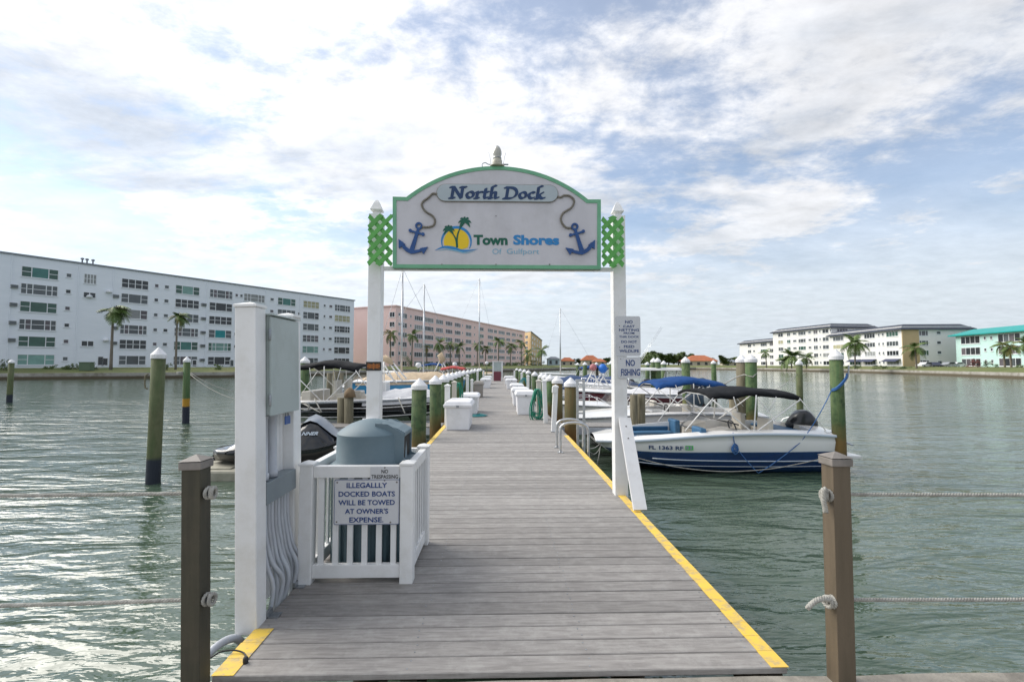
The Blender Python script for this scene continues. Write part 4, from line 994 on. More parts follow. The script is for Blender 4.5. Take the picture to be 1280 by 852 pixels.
# mint building with teal roof at the right edge
zT = atY(1280, 406, 112).z
tA = V2(1196, depth_for(1196, 412.5, zT)); tB = V2(1352, 96)
fc = Face(tA, tB); nn = Vector((-fc.d.y, fc.d.x)) * 15; P = [tA, tB, tB + nn, tA + nn]
t = thing('apartment_building', 'mint green three storey building with bright teal roof at the right edge', 'building', (tA.x, tA.y, ZR))
walls('wall', P, .4, zT - 1.1, 'mint_stucco', t); mansard(P, zT - 1.5, 1.5, t, 'roof_teal', 1.2, 2.6)
fh = (zT - 1.7 - ZR) / 3
for x0, x1, fr in ((q(1017), q(1098), F4), (q(1113), q(1124), F1), (q(1140), q(1151), F1), (q(1174), q(1268), F4), (q(1310), q(1350), F4), (q(1400), q(1460), F4)):
    u0 = fc.sz(x0, 440)[0]; u1 = fc.sz(x1, 440)[0]
    for i in range(3):
        z = zT - 1.7 - fh * (i + 1) + fh * .22
        if fr == F1: window(t, fc, u0, z + .8, max(.8, u1 - u0), .9, F1, pick(1, 'b'))
        else: window(t, fc, u0, z, u1 - u0, 2.0, fr, [wr.choice(['pane_dark', 'pane_mauve', 'pane_grey']) for _ in fr])

# ---- small houses beyond
def house(px0, px1, ytop, yeave, Y, wm, rm, label):
    a = V2(px0, Y); b = V2(px1, Y); w = b.x - a.x; zt_ = atY(px0, ytop, Y).z; ze = atY(px0, yeave, Y).z; dp = w * .6
    t = thing('house', label, 'house', (a.x, Y, 1.2), 0, 'small houses on the far shore')
    MB().box(0, w, 0, dp, -.6, ze - 1.2).build('wall', wm, t)
    z = ze - 1.2; h = zt_ - ze; o_ = .7
    MB().add([(-o_, -o_, z), (w + o_, -o_, z), (w + o_, dp + o_, z), (-o_, dp + o_, z), (w * .3, dp / 2, z + h), (w * .7, dp / 2, z + h)], [(0, 1, 5, 4), (1, 2, 5), (2, 3, 4, 5), (3, 0, 4), (0, 1, 2, 3)]).build('roof', rm, t)
    n_ = max(2, int(w / 3.2))
    for k in range(n_):
        x = w * (k + .5) / n_; MB().box(x - .7, x + .7, -.06, .01, z * .28, z * .78).build('window', 'pane_dark', t)
    return t
house(684.5, 699.5, 445.5, 448.5, 300, 'house_blue', 'roof_edge', 'pale blue flat roofed house on the far shore right of the yellow block')
house(701, 718, 446.5, 451, 305, 'house_wall', 'roof_clay', 'dull red roofed house behind the bare mast on the far shore')
house(728, 749, 443.8, 450, 320, 'house_wall', 'roof_clay', 'orange roofed house between the mast and the right gate post')
house(742, 757, 448, 452, 290, 'house_wall', 'roof_clay', 'lower orange roofed wing left of the right gate post')
house(859, 897, 443.6, 451, 245, 'house_wall', 'roof_clay', 'wide orange tiled house above the blue bimini on the far shore')
house(905, 924, 449, 452.5, 260, 'house_wall', 'roof_edge', 'small pale grey house left of the white apartment blocks')

# ================================================================== TREES AND PLANTS
def frond_mesh(name, L, droop, m, rnd, wind=0.0, nl=15):
    """one palm frond: arching rib with two rows of narrow drooping leaflets, pointing along +X"""
    mb = MB(); pts = []
    for i in range(9):
        s = i / 8; pts.append(Vector((L * s * (1 - .18 * s * droop), wind * L * s * s * .2, L * (.42 * s * (1 - s) * 1.3 - droop * .55 * s * s))))
    mb.tube(pts, [.035 * (1 - .8 * i / 8) for i in range(9)], 4)
    for i in range(1, nl + 1):
        s = .12 + .88 * i / nl; j = min(7, int(s * 8)); p = pts[j].lerp(pts[j + 1], s * 8 - j); d = (pts[j + 1] - pts[j]).normalized()
        ll = L * .34 * math.sin(math.pi * (.15 + .80 * s)) + .08
        for sd_ in (-1, 1):
            n_ = Vector((-d.y, d.x, 0)).normalized() * sd_; q_ = p + (n_ * .75 + d * .55 + Vector((0, 0, -.35 - .4 * droop * rnd.random()))) * ll; w = L * .035
            mb.add([p - d * w, p + d * w, q_ + d * w * .3, q_ - d * w * .3], [(0, 1, 2, 3)])
    o = mb.build(name, m); me = o.data; bpy.data.objects.remove(o); return me
pr = random.Random(4)
FR = {'green': [frond_mesh('frond', 2.6, dd, 'frond', pr) for dd in (.5, .8, 1.1)], 'dry': [frond_mesh('frond', 2.4, dd, 'frond_yellow', pr) for dd in (.9, 1.3)]}
def palm(px, Y, ycrown, zb, label, cr=1.0, nfr=15, windy=0, dry=0, lean=0, group=None, tr=.16):
    b = atY(px, 455, Y); zc = atY(px, ycrown, Y).z
    t = thing('palm_tree', label, 'palm tree', (b.x, b.y, zb), 0, group); h = zc - zb
    pts = [Vector((lean * (1 - s) ** 2 * -1 + lean, 0, h * s)) if False else Vector((lean * s * s, 0, h * s)) for s in [i / 8 for i in range(9)]]
    MB().tube(pts, [tr * (1.35 - .55 * i / 8) for i in range(9)], 8).build('trunk', 'bark_palm', t)
    for k in range(nfr):
        if windy:
            az = pr.uniform(-60, 60) if k > nfr * .2 else pr.uniform(70, 290); el = pr.uniform(-50, 30) if k % 3 else pr.uniform(10, 60)
        else:
            az = 360 * k / nfr + pr.uniform(-12, 12); el = pr.choice([-35, -10, 15, 40, 60]) + pr.uniform(-10, 10)
        me = pr.choice(FR['dry'] if (pr.random() < dry) else FR['green'])
        s_ = cr * pr.uniform(.85, 1.1) * (.75 if windy and abs(az) > 66 else 1)
        o = part('frond', me, t, (pts[-1].x, 0, h - .05), (0, -R(el), R(az))); o.scale = (s_, s_, s_)
    return t
palm(138.8, 78, 388.5, 1.5, 'left windblown palm in front of the pale blue block', 1.05, 26, 1, .12, tr=.17)
palm(219.6, 80, 396, 1.5, 'right windblown palm in front of the pale blue block', .80, 24, 1, .12, tr=.14)
gp = 'palms in front of the pink and yellow blocks'
PK = [(488, 418, 1.15, .5), (514.5, 419, 1.1, 0), (533.5, 434, .8, .9), (550, 429.5, 1.25, .1), (563, 431, 1.0, .2), (574, 434, 1.15, .2), (596.5, 431, 1.0, .1), (607, 436, 1.0, .2), (623, 427.5, 1.3, 0), (638, 433, 1.25, .1), (651.5, 428.5, 1.15, .1), (659.8, 442, 1.25, 0), (676.5, 438.5, 1.5, .1)]
PL = ['leftmost palm at the corner of the pink block, tan tipped', 'tall palm just right of the corner palm at the pink block', 'short yellowed palm before the pink block', 'bushy palm left in the pair before the middle of the pink block',
      'slimmer palm beside the bushy one before the pink block', 'palm right of the tight pair before the pink block', 'slim palm left of the tallest mast before the pink block', 'palm right of the tallest mast before the pink block', 'tall full palm near the far end of the pink block',
      'drooping palm second from the far end of the pink block', 'palm at the far right corner of the pink block', 'low palm standing against the pale yellow block', 'palm at the right end of the pale yellow block']
for (px, yc, cr, dry), lb in zip(PK, PL):
    Yf = 138 + max(0, px - 488) * .28
    palm(px, Yf, yc, 1.3, lb, cr, 13, 0, dry, pr.uniform(-.3, .3), gp, .17)
gr_ = 'palms along the right shore'
for px, yc, Y, cr, lb, n_ in ((958, 441, 165, .9, 'small slim palm before the five storey white block', 12), (980, 452, 150, 1.1, 'squat leafy palm near the trees right of the lone piling', 14), (989.5, 446, 148, 1.5, 'broad squat palm before the five storey white block', 22),
                          (1008, 448, 150, 1.2, 'low palm just right of the broad squat palm', 13), (1069, 430, 122, 1.5, 'full tall palm before the white block with the beige corner', 18), (1145.5, 435.5, 113, 1.2, 'palm standing in front of the beige corner panel', 14),
                          (1256, 432, 97, .95, 'left palm of the pair before the mint building', 13), (1264, 434, 95, .9, 'right palm of the pair before the mint building', 12), (1285, 430, 92, .95, 'palm cut by the right edge of the picture', 13)):
    palm(px, Y, yc, 1.15, lb, cr, n_, 0, .12, pr.uniform(-.3, .3), gr_, .15)

def foliage(mb, c, rad, n, ls, rnd, flat=1.0):
    """leaf clumps scattered through an uneven volume"""
    cl = [(Vector(c) + Vector((rnd.gauss(0, .45) * rad[0], rnd.gauss(0, .45) * rad[1], rnd.uniform(-.6, .75) * rad[2])), rnd.uniform(.28, .5)) for _ in range(14)]
    for i in range(n):
        cc, r_ = cl[i % len(cl)]; v = Vector((rnd.gauss(0, 1), rnd.gauss(0, 1), rnd.gauss(0, 1))).normalized() * (rnd.random() ** .4)
        p = cc + Vector((v.x * rad[0] * r_, v.y * rad[1] * r_, v.z * rad[2] * r_)); a = Vector((rnd.gauss(0, 1), rnd.gauss(0, 1), rnd.gauss(0, 1))).normalized(); b = a.orthogonal().normalized(); s_ = ls * rnd.uniform(.6, 1.3)
        mb.add([p - a * s_, p + b * s_ * .6, p + a * s_, p - b * s_ * .6], [(0, 1, 2, 3)])
TRM = []
tr_ = random.Random(9)
for k in range(3):
    mb = MB(); foliage(mb, (0, 0, .56), (.46, .46, .44), 1700, .048, tr_); o = mb.build('crown', 'leaf'); c_ = o.data; bpy.data.objects.remove(o)
    mb = MB(); mb.tube([(0, 0, -.05), (.01, 0, .25), (0, .01, .5)], [.035, .028, .015], 7)
    for j in range(5): a = j * 1.26; mb.tube([(0, 0, .25 + .03 * j), (math.cos(a) * .12, math.sin(a) * .12, .45), (math.cos(a) * .24, math.sin(a) * .24, .62)], [.018, .012, .005], 5)
    o = mb.build('trunk', 'bark'); t_ = o.data; bpy.data.objects.remove(o); TRM.append((c_, t_))
def tree(px, Y, ytop, label, w=1.0, zb=1.1, group=None, yb=None):
    b = atY(px, 455, Y); h = atY(px, ytop, Y).z - zb; t = thing('tree', label, 'tree', (b.x, b.y, zb), tr_.uniform(0, 6), group); c_, t_ = tr_.choice(TRM)
    for nm, me in (('crown', c_), ('trunk', t_)): o = part(nm, me, t); o.scale = (h * w, h * w, h)
    return t
gt = 'trees on the far shore'
for px, Y, yt, w, lb in ((690, 340, 449, 1.3, 'low tree behind the pale blue house on the far shore'), (722, 330, 447, 1.2, 'tree between the dull red roof and the orange roof'), (758, 320, 447, 1.3, 'tree behind the right gate post on the far shore'), (770, 300, 446, 1.4, 'tree just right of the gate post on the far shore'),
                    (812, 250, 439, 1.5, 'tall dark tree at the left of the far shore grove'), (823, 262, 437.5, 1.4, 'highest tree of the far shore grove behind the twin piling caps'), (836, 255, 440, 1.5, 'round tree in the middle of the far shore grove'), (848, 268, 438.5, 1.4, 'tree left of the leaning fishing poles'),
                    (859, 272, 441, 1.4, 'tree behind the left end of the wide orange roof'), (800, 280, 445, 1.6, 'low tree at the left foot of the far shore grove'), (872, 262, 447, 1.0, 'small tree in front of the wide orange roofed house'),
                    (904, 255, 443, 1.3, 'tree just right of the wide orange roofed house'), (914, 285, 447, 1.5, 'broad low tree behind the small pale grey house'), (923, 270, 445, 1.3, 'tree at the left edge of the white apartment row'), (888, 300, 446, 1.4, 'tree showing behind the orange roof ridge')):
    tree(px, Y, yt, lb, w, group=gt)
def bush(px, Y, yt, wpx, label, m='leaf', group='bushes along the shores', zb=1.3):
    b = atY(px, 455, Y); z = atY(px, yt, Y).z; w = wpx * Y / 600 / 2; t = thing('bush', label, 'bush', (b.x, b.y, zb), 0, group)
    mb = MB(); foliage(mb, (0, 0, (z - zb) * .5), (w * 1.1, w * .8, (z - zb) * .75), 420, max(.08, w * .10), tr_); mb.build('foliage', m, t)
    MB().tube([(0, 0, -.2), (0, 0, (z - zb) * .5)], [.06, .03], 5).build('stem', 'bark', t)
for a in ((5, 80, 452, 9, 'dark bush at the foot of the blue block by the left edge'), (85, 84, 456.5, 12, 'low bush below the second window column of the blue block'), (95, 85, 456, 8, 'bush left of the green utility box'), (116, 85, 455, 8, 'bush right of the green utility box'),
          (209, 88, 455, 9, 'bush by the right windblown palm'), (273, 92, 455, 11, 'bush before the ground floor window left of the white panel posts'), (62, 84, 457, 12, 'low bush under the first window column of the blue block'), (-12, 80, 453, 16, 'bush at the left frame edge'),
          (511, 140, 447, 11, 'round dark bush at the corner of the pink block'), (537, 160, 453.5, 14, 'bush before the short yellowed palm'), (583, 168, 454, 14, 'dark bush right of the palm pair'), (598, 172, 454.5, 12, 'bush under the slim palm by the tallest mast'),
          (612, 176, 454, 13, 'hedge bush left of the dock end board'), (632, 180, 454, 13, 'hedge bush right of the dock end board'), (645, 184, 453, 14, 'dark bush before the far end of the pink block'), (656, 188, 449.5, 12, 'tall dark shrub below the pale yellow block'),
          (666, 190, 451, 12, 'dark shrub at the foot of the pale yellow block'), (675, 192, 452, 9, 'shrub under the last palm by the yellow block'), (560, 162, 454.5, 12, 'bush under the bushy palm of the pink block'),
          (1072, 120, 457, 10, 'low shrub below the full tall palm'), (1100, 120, 457, 16, 'long low shrub before the white block awnings'), (1130, 118, 458, 16, 'shrub before the beige corner panel'), (1060, 128, 457.5, 8, 'low shrub left of the full tall palm'),
          (1222, 100, 450, 16, 'red leaved shrub before the mint building', 'leaf_red'), (1211, 102, 456, 9, 'low red shrub left of the larger one', 'leaf_red'), (1234, 99, 453, 14, 'green shrub right of the red one'), (1246, 97, 456, 8, 'small green shrub under the palm pair'), (1166, 112, 459, 20, 'low shrub before the parked cars'),
          (1275, 93, 457, 14, 'green shrub at the right frame edge')):
    bush(*a)
b = atY(108.5, 455, 83); t = thing('utility_box', 'green metal utility box on the lawn of the blue block', 'utility box', (b.x, b.y, 1.5)); MB().box(-.9, .9, -.5, .5, -.2, 1.15).build('case', mat('utility_green', (.10, .15, .09), None, 1, .6).name, t, bevel=.05); MB().box(-.95, .95, -.56, .56, 1.155, 1.28).build('top', 'utility_green', t, bevel=.04)

# cars parked on the right shore
def car(px, Y, label, m, rz):
    b = atY(px, 455, Y); t = thing('parked_car', label, 'car', (b.x, b.y, 1.5), rz, 'cars parked on the right shore'); w = .85
    side = [(-2.2, .35), (-2.25, .75), (-2.0, .88), (-1.2, .95), (-.6, 1.42), (.7, 1.46), (1.35, 1.0), (2.1, .9), (2.25, .6), (2.2, .35)]
    MB().prism(side, -w, w, 'y').build('body', m, t, bevel=.06)
    for s in (-1, 1): MB().prism([(-1.0, .98), (-.5, 1.34), (.62, 1.37), (1.15, 1.02)], s * (w + .004) - .008, s * (w + .004) + .008, 'y').build('side_window', 'pane_dark', t)
    for x in (-1.35, 1.4):
        for s in (-1, 1):
            wl = MB().lathe([(.31, -.1), (.33, -.06), (.33, .06), (.31, .1)], 14, T=Matrix.Translation((x, s * .78, .33)) @ Matrix.Rotation(R(90), 4, 'X')).build('wheel', 'black_rubber', t)
            MB().lathe([(.18, -.112), (.18, .112)], 10, T=Matrix.Translation((x, s * .78, .33)) @ Matrix.Rotation(R(90), 4, 'X')).build('rim', 'chrome', wl)
car(1157, 122, 'white parked car left of the dark one before the white end wall', 'car_white', .15); car(1169, 121, 'dark blue parked car before the white end wall', 'car_dark', 1.0); car(1186, 121, 'silver parked car nearest the mint building', 'car_silver', .1); car(1196, 124, 'white parked car behind the silver one', 'car_white', .1)

# ================================================================== PILINGS
def cap_mb(r, h=.13, sk=.07, n=20):
    return MB().lathe([(r * 1.10, -sk), (r * 1.12, -sk + .005), (r * 1.12, 0), (r * 1.05, .012), (.012, h), (.001, h + .002)], n, sm=False)
def piling(x, Y, zt, r, m, label, group=None, cap=True, lean=0, ch=.15):
    t = thing('piling', label, 'piling', (x, Y, 0), 0, group); lean = lean or random.Random(int(x * 77 + Y)).uniform(-.7, .7); n = 20 if Y < 16 else 12
    q = random.Random(int(abs(x) * 100 + Y * 10)); prof = [(r * 1.02, -2.2), (r * 1.03, .0), (r * q.uniform(.98, 1.03), zt * .45), (r, zt - (.02 if cap else 0))]
    MB().lathe(prof, n).build('shaft', m, t)
    if cap: cap_mb(r, ch, .08, n).build('cap', 'cap_white', t, (0, 0, zt))
    t.rotation_euler = (0, R(lean), 0); return t
def ppx(px, Y, ytop, r, m, label, group=None, **k):
    p = atY(px, 455, Y); return piling(p.x, Y, atY(px, ytop, Y).z - (.15 if k.get('cap', True) else 0), r, m, label, group, **k)
P1 = ppx(196.5, 10.0, 434, .125, 'piling_band', 'large lone green piling in the water left, dark band at its foot')
ppx(14, 31, 449, .15, 'piling_band', 'small far piling in the open water near the left edge')
ppx(234.5, 20.0, 445.5, .125, 'piling_orange_band', 'green piling with an orange ring and rope left of the tall panel post')
P2 = ppx(1046, 10.5, 436.5, .132, 'piling_green', 'big green piling behind the brown fence post with blue rope', lean=-.3)
ppx(926.5, 13.9, 443, .150, 'piling_raw', 'left piling of the tied pair behind the black bimini', 'pair of pilings behind the blue boat'); ppx(938, 13.5, 442.5, .155, 'piling_green', 'right piling of the tied pair behind the black bimini', 'pair of pilings behind the blue boat')
ppx(998.3, 20, 449, .125, 'piling_band', 'single piling in open water between the tied pair and the large right piling')
ppx(915.5, 15.8, 489, .135, 'piling_raw', 'short uncapped piling just left of the tied pair', cap=False)
ppx(858, 18, 445.5, .15, 'piling_green', 'green capped piling rising behind the blue bimini')
ppx(892.5, 30, 450, .15, 'piling_green', 'far capped piling right of the blue bimini')
gq = 'mooring pilings behind the right boats'
for px, Y, yt, m_, lb in ((816.8, 25, 447, 'piling_green', 'left one of the twin capped pilings over the white hardtop'), (822.8, 24.6, 446.8, 'piling_green', 'right one of the twin capped pilings over the white hardtop'), (829, 28, 450.5, 'piling_green', 'thin capped piling just right of the twin caps'),
                         (809, 34, 452, 'piling_green', 'thin capped piling just left of the twin caps'), (763.5, 32, 450.5, 'piling_green', 'capped piling touching the left side of the gate post'), (746, 40, 452.5, 'piling_raw', 'capped piling behind the blue ball'),
                         (731, 34, 452, 'piling_green', 'capped piling left of the pink ball'), (722, 42, 453, 'piling_green', 'thin capped piling over the navy boat cover')):
    ppx(px, Y, yt, .15, m_, lb, gq)
for px, Y, yt, r_, lb in ((791.5, 12.75, 493, .10, 'left stub of the short wooden pair right of the gate post'), (800.5, 12.85, 492, .10, 'right stub of the short wooden pair right of the gate post'), (735, 22, 486, .16, 'short stub piling beside the maroon boat'), (812, 18.5, 500, .12, 'short stub piling below the blue bimini')):
    ppx(px, Y, yt, r_, 'piling_raw', lb, 'short uncapped pilings', cap=False)
# along the dock
gl, grr = 'capped pilings along the left edge of the dock', 'capped pilings along the right edge of the dock'
for i, (px, Y, yt) in enumerate(((523.3, 9.9, 472.5), (545, 12.7, 469), (554, 14.3, 467.5), (560, 15.8, 466), (566.5, 17.3, 465), (571, 18.9, 464), (575, 20.6, 463), (580.5, 22.9, 462.3), (585, 25.5, 461.6), (589.5, 28.6, 461), (594, 32.5, 460.4), (598, 37, 460), (601, 42, 459.8))):
    ppx(px, Y, yt, .15, 'piling_green', '%s capped piling, counted from the near end, on the left edge of the dock' % ORD[i], gl)
for i, (px, Y, yt) in enumerate(((713, 12.0, 471.5), (696.5, 14.6, 469.5), (687.3, 16.9, 467.6), (682.5, 18.6, 466.6), (677.3, 20.4, 465.6), (668.3, 24.3, 464), (661, 29.2, 462.3), (655.8, 34.2, 461.2), (650.7, 40, 460.4), (646, 48, 459.8))):
    ppx(px, Y, yt, .155 if i < 2 else .15, 'piling_brown' if i < 2 else 'piling_green', '%s capped piling, counted from the near end, on the right edge of the dock' % ORD[i], grr)
gm = 'pilings behind the black boat'
ppx(381, 17.3, 445.5, .15, 'piling_green', 'green capped piling just right of the tall panel post', gm)
ppx(412, 28, 466, .15, 'piling_raw', 'left dark piling seen under the black bimini', gm, cap=False); ppx(420.5, 22, 464, .15, 'piling_raw', 'middle dark piling seen under the black bimini', gm, cap=False); ppx(427, 30, 466, .15, 'piling_raw', 'right thin piling seen under the black bimini', gm, cap=False)
ppx(428.5, 13.6, 497, .115, 'piling_raw', 'left stub of the short wooden pair before the black boat', 'short uncapped pilings', cap=False)
ppx(437.5, 13.5, 491, .125, 'piling_raw', 'right taller stub of the wooden pair before the black boat', 'short uncapped pilings', cap=False)
p = atY(437.5, 490, 13.5); t = thing('rag_bundle', 'brown sacking draped over the taller wooden stub before the black boat', 'sacking', (p.x, 13.5, p.z))
mb = MB(); q = random.Random(2); mb.loft([[(math.cos(a * .524) * r_ * q.uniform(.85, 1.15), math.sin(a * .524) * r_ * q.uniform(.85, 1.15), z_) for a in range(12)] for r_, z_ in ((.15, -.14), (.14, -.02), (.12, .04), (.07, .10), (.03, .13))], 0, True)
mb.build('cloth', mat('sack_brown', (.24, .17, .10), (.16, .11, .065), 8, .9, bump=.5).name, t)

# ropes and hook on pilings
def ring_rope(P, z, r, m, label, n=2, rr=.012):
    mb = MB()
    for k in range(n): mb.tube([(P.location.x + math.cos(a * .4488) * r, P.location.y + math.sin(a * .4488) * r, z + k * rr * 2 + .015 * math.sin(a * .9)) for a in range(14)], rr, 6, closed=True)
    t = thing('rope_ring', label, 'rope', (P.location.x, P.location.y, z)); wb(mb, 'coil', m, t); return t
c = P2.location
t = thing('piling_rope', 'blue rope slung round the big right piling on a white hook', 'rope', (c.x, c.y, 2.1))
z_a, z_b = atY(1038, 487, 10.35).z, atY(1058, 467, 10.4).z
mb = MB(); mb.tube(catmull([(c.x - .14, c.y - .02, z_a), (c.x - .11, c.y - .135, z_a + .05), (c.x, c.y - .168, (z_a + z_b) / 2), (c.x + .11, c.y - .13, z_b - .06), (c.x + .19, c.y - .04, z_b)], 5), .020, 7)
mb.tube(catmull([(c.x - .14, c.y - .01, z_a - .035), (c.x - .11, c.y - .13, z_a + .015), (c.x, c.y - .168, (z_a + z_b) / 2 - .04), (c.x + .11, c.y - .13, z_b - .10), (c.x + .19, c.y - .04, z_b - .04)], 5), .018, 7)
wb(mb, 'line', 'rope_blue', t)
wb(MB().tube(catmull([(c.x + .15, c.y - .04, z_b - .16), (c.x + .20, c.y - .06, z_b - .06), (c.x + .215, c.y - .06, z_b + .06), (c.x + .225, c.y - .06, z_b + .19)], 4), .018, 7), 'hook', 'conduit_grey', t)
t = thing('mooring_line', 'blue line from the big right piling down round the blue hull', 'rope', (c.x, c.y, z_a))
wb(MB().tube(sag((c.x - .16, c.y - .03, z_a - .02), atY(1000, 553, 10.40), .08, 8) + sag(atY(1000, 553, 10.40), atY(948, 591, 10.25), .03, 6)[1:] + sag(atY(948, 591, 10.25), atY(921, 560, 10.36), .02, 6)[1:], .009, 6), 'line', 'rope_blue', t)
t = thing('mooring_line', 'slack white line looping low along the blue hull', 'rope', tuple(atY(1026, 575, 10.3)))
wb(MB().tube(catmull([tuple(atY(a, b_, 10.24)) for a, b_ in ((768, 562), (800, 573), (850, 584), (905, 589), (960, 586), (1000, 579), (1030, 572), (1046, 566))], 6), .009, 6), 'line', 'rope_white', t)
t = thing('mooring_line', 'thin white line from the far lone piling to the black bimini boat', 'rope', tuple(atY(995, 467, 20)))
wb(MB().tube(sag(atY(996, 467, 20), atY(940, 493, 14), .2, 10), .012, 5), 'line', 'rope_white', t)
t = thing('mooring_line', 'white line across the tied pair of pilings', 'rope', tuple(atY(930, 470, 13.7)))
wb(MB().tube([tuple(atY(a, b_, Y_)) for a, b_, Y_ in ((905, 480, 14), (921, 471, 13.7), (930, 468, 13.55), (941, 471, 13.3), (946, 466, 13.4))], .018, 6), 'line', 'rope_white', t)
t = thing('mooring_line', 'rope hanging from the orange ringed piling toward the right', 'rope', tuple(atY(238, 465, 19.6)))
mb = MB(); mb.tube(sag(atY(238, 466, 19.5), atY(292, 489, 19.5), .1, 8), .014, 5); mb.tube(sag(atY(238, 468, 19.5), atY(300, 500, 18), .15, 8), .012, 5)
for k in range(3): mb.tube([(-13.05 + math.cos(a * .52) * .14, 20.0 + math.sin(a * .52) * .17, 2.0 + k * .04) for a in range(12)], .02, 5, closed=True)
wb(mb, 'line', 'rope_white', t)
for P_, z_, lb in ((P1, 2.3, 'loop of black hook and rope on the left side of the large left piling'),):
    t = thing('cleat_hook', lb, 'hook', (P_.location.x - .16, P_.location.y, z_ - .4)); wb(MB().tube(catmull([(P_.location.x - .15, P_.location.y - .03, z_ - .1), (P_.location.x - .21, P_.location.y - .03, z_ - .15), (P_.location.x - .205, P_.location.y - .03, z_ - .36), (P_.location.x - .15, P_.location.y - .03, z_ - .40)], 5), .014, 6), 'bar', 'piling_raw', t)

# ================================================================== THINGS ON THE DOCK
def dock_box(x0, x1, y0, L, h, label, m='box_white', lidm='box_white', dome=.05):
    w = x1 - x0; t = thing('dock_box', label, 'dock box', ((x0 + x1) / 2, y0, DZ), 0, 'dock boxes standing along the dock')
    mb = MB(); i = .03
    mb.add([(-w / 2 + i + .02, .02, .0), (w / 2 - i - .02, .02, .0), (w / 2 - i - .02, L - .02, .0), (-w / 2 + i + .02, L - .02, .0), (-w / 2 + i, 0, h * .80), (w / 2 - i, 0, h * .80), (w / 2 - i, L, h * .80), (-w / 2 + i, L, h * .80)], [(0, 1, 2, 3), (4, 5, 6, 7), (0, 1, 5, 4), (1, 2, 6, 5), (2, 3, 7, 6), (3, 0, 4, 7)])
    mb.build('body', m, t, bevel=.02)
    z0 = h * .78; rings = []
    for ins, z in ((-.012, z0), (-.015, z0 + .06), (.0, z0 + .075), (.03, h - dome * .35), (.10, h)): rings.append([(-w / 2 + ins, -.02 + ins, z), (w / 2 - ins, -.02 + ins, z), (w / 2 - ins, L + .02 - ins, z), (-w / 2 + ins, L + .02 - ins, z)])
    MB().loft(rings, 0, False).build('lid', lidm, t, bevel=.015)
    MB().box(-.03, .03, -.045, -.015, z0 + .0, z0 + .05).build('hasp', 'galvanised', t)
    MB().box(-w / 2 + .06, w / 2 - .06, .05, L - .05, -.001, .012).build('skid', 'black_rubber', t); return t
dock_box(-1.28, -.66, 11.0, 1.15, .66, 'largest white dock box, nearest on the left side')
dock_box(-1.22, -.66, 14.6, 1.1, .60, 'white domed dock box behind the nearest left one')
dock_box(-1.22, -.76, 21.8, .8, .72, 'tall grey brown locker on the left side of the dock', 'box_grey', 'box_grey', .02)
dock_box(-1.25, -.6, 30, 1.2, .62, 'far white dock box on the left beyond the grey brown locker')
dock_box(-1.25, -.65, 36, 1.2, .62, 'farthest white dock box on the left before the end board')
dock_box(.46, 1.06, 14.3, 1.1, .70, 'nearest white dock box on the right beside the green hose')
dock_box(.42, 1.06, 17.4, 1.1, .64, 'second white dock box on the right')
dock_box(.45, 1.05, 21.5, 1.1, .62, 'third white dock box on the right')
dock_box(.35, 1.02, 29, 1.2, .62, 'fourth white dock box on the right')
dock_box(.30, 1.0, 35.5, 1.2, .62, 'farthest white dock box on the right before the end board')
def pedestal(px, Y, h, label, lean=0, w=.105, m='white_vinyl'):
    x = XY(px, Y); t = thing('power_post', label, 'power post', (x, Y, DZ), 0, 'white utility posts along the dock'); t.rotation_euler = (0, R(lean), 0)
    MB().box(-w / 2, w / 2, -w / 2, w / 2, 0, h).build('shaft', m, t, bevel=.008)
    mb = MB().box(-w * .62, w * .62, -w * .62, w * .62, h, h + .03); mb.add([(-w * .6, -w * .6, h + .03), (w * .6, -w * .6, h + .03), (w * .6, w * .6, h + .03), (-w * .6, w * .6, h + .03), (0, 0, h + .07)], [(0, 1, 4), (1, 2, 4), (2, 3, 4), (3, 0, 4)]); mb.build('cap', m, t)
    return t
t = pedestal(691.5, 10.75, .98, 'nearest white post on the right edge, slightly leaning by the ladder', 3)
MB().box(-.06, .12, -.08, .08, -.0, .012).build('base_plate', 'galvanised', t); MB().box(-.075, .03, -.07, .05, .86, 1.0).build('faucet_box', 'white_vinyl', t, bevel=.01)
pedestal(682, 12.3, 1.05, 'white post right of the hanging green hose', -2)
pedestal(673.5, 13.3, 1.02, 'cream post that carries the hanging green hose', 0, .13, 'gelcoat_cream')
pedestal(660, 19.5, 1.0, 'white post behind the second right dock box'); pedestal(652, 26, 1.0, 'white post behind the third right dock box'); pedestal(643, 33, 1.0, 'far white post on the right edge')
pedestal(559.5, 11.75, .96, 'white post left of the nearest left dock box', 0, .12); pedestal(568, 13.4, .98, 'cream post between the two near left dock boxes', 0, .12, 'gelcoat_cream'); pedestal(584.5, 18, 1.05, 'tall white post before the grey brown locker'); pedestal(590, 19.3, .85, 'short white post beside the grey brown locker')
pedestal(597, 26, 1.1, 'white post beyond the grey brown locker'); pedestal(604.5, 33, 1.0, 'far white post on the left edge')
def hose(c, w, h, n, label, m='hose_green', seed=1, flat=False):
    q = random.Random(seed); t = thing('hose_coil', label, 'hose', c); mb = MB()
    for k in range(n):
        ww, hh = w * q.uniform(.55, 1.05), h * q.uniform(.75, 1.05); ox = q.uniform(-.05, .05); tw = q.uniform(-.3, .3); y0 = q.uniform(-.07, .05)
        pts = []
        for i in range(22):
            a = 2 * math.pi * i / 22; s_ = (1 - math.cos(a)) / 2
            x = math.sin(a) * ww * .5 * (.35 + .9 * s_) + ox + tw * s_ * w * .5 + q.uniform(-.008, .008); z = -hh * s_
            pts.append((x, y0 + .05 * math.sin(a * 2 + k), z) if not flat else (x * 1.4, z * 1.6 + h, .015 + k * .008 + .004 * math.sin(3 * a)))
        mb.tube(pts, .011, 5, closed=True)
    mb.build('loops', m, t); return t
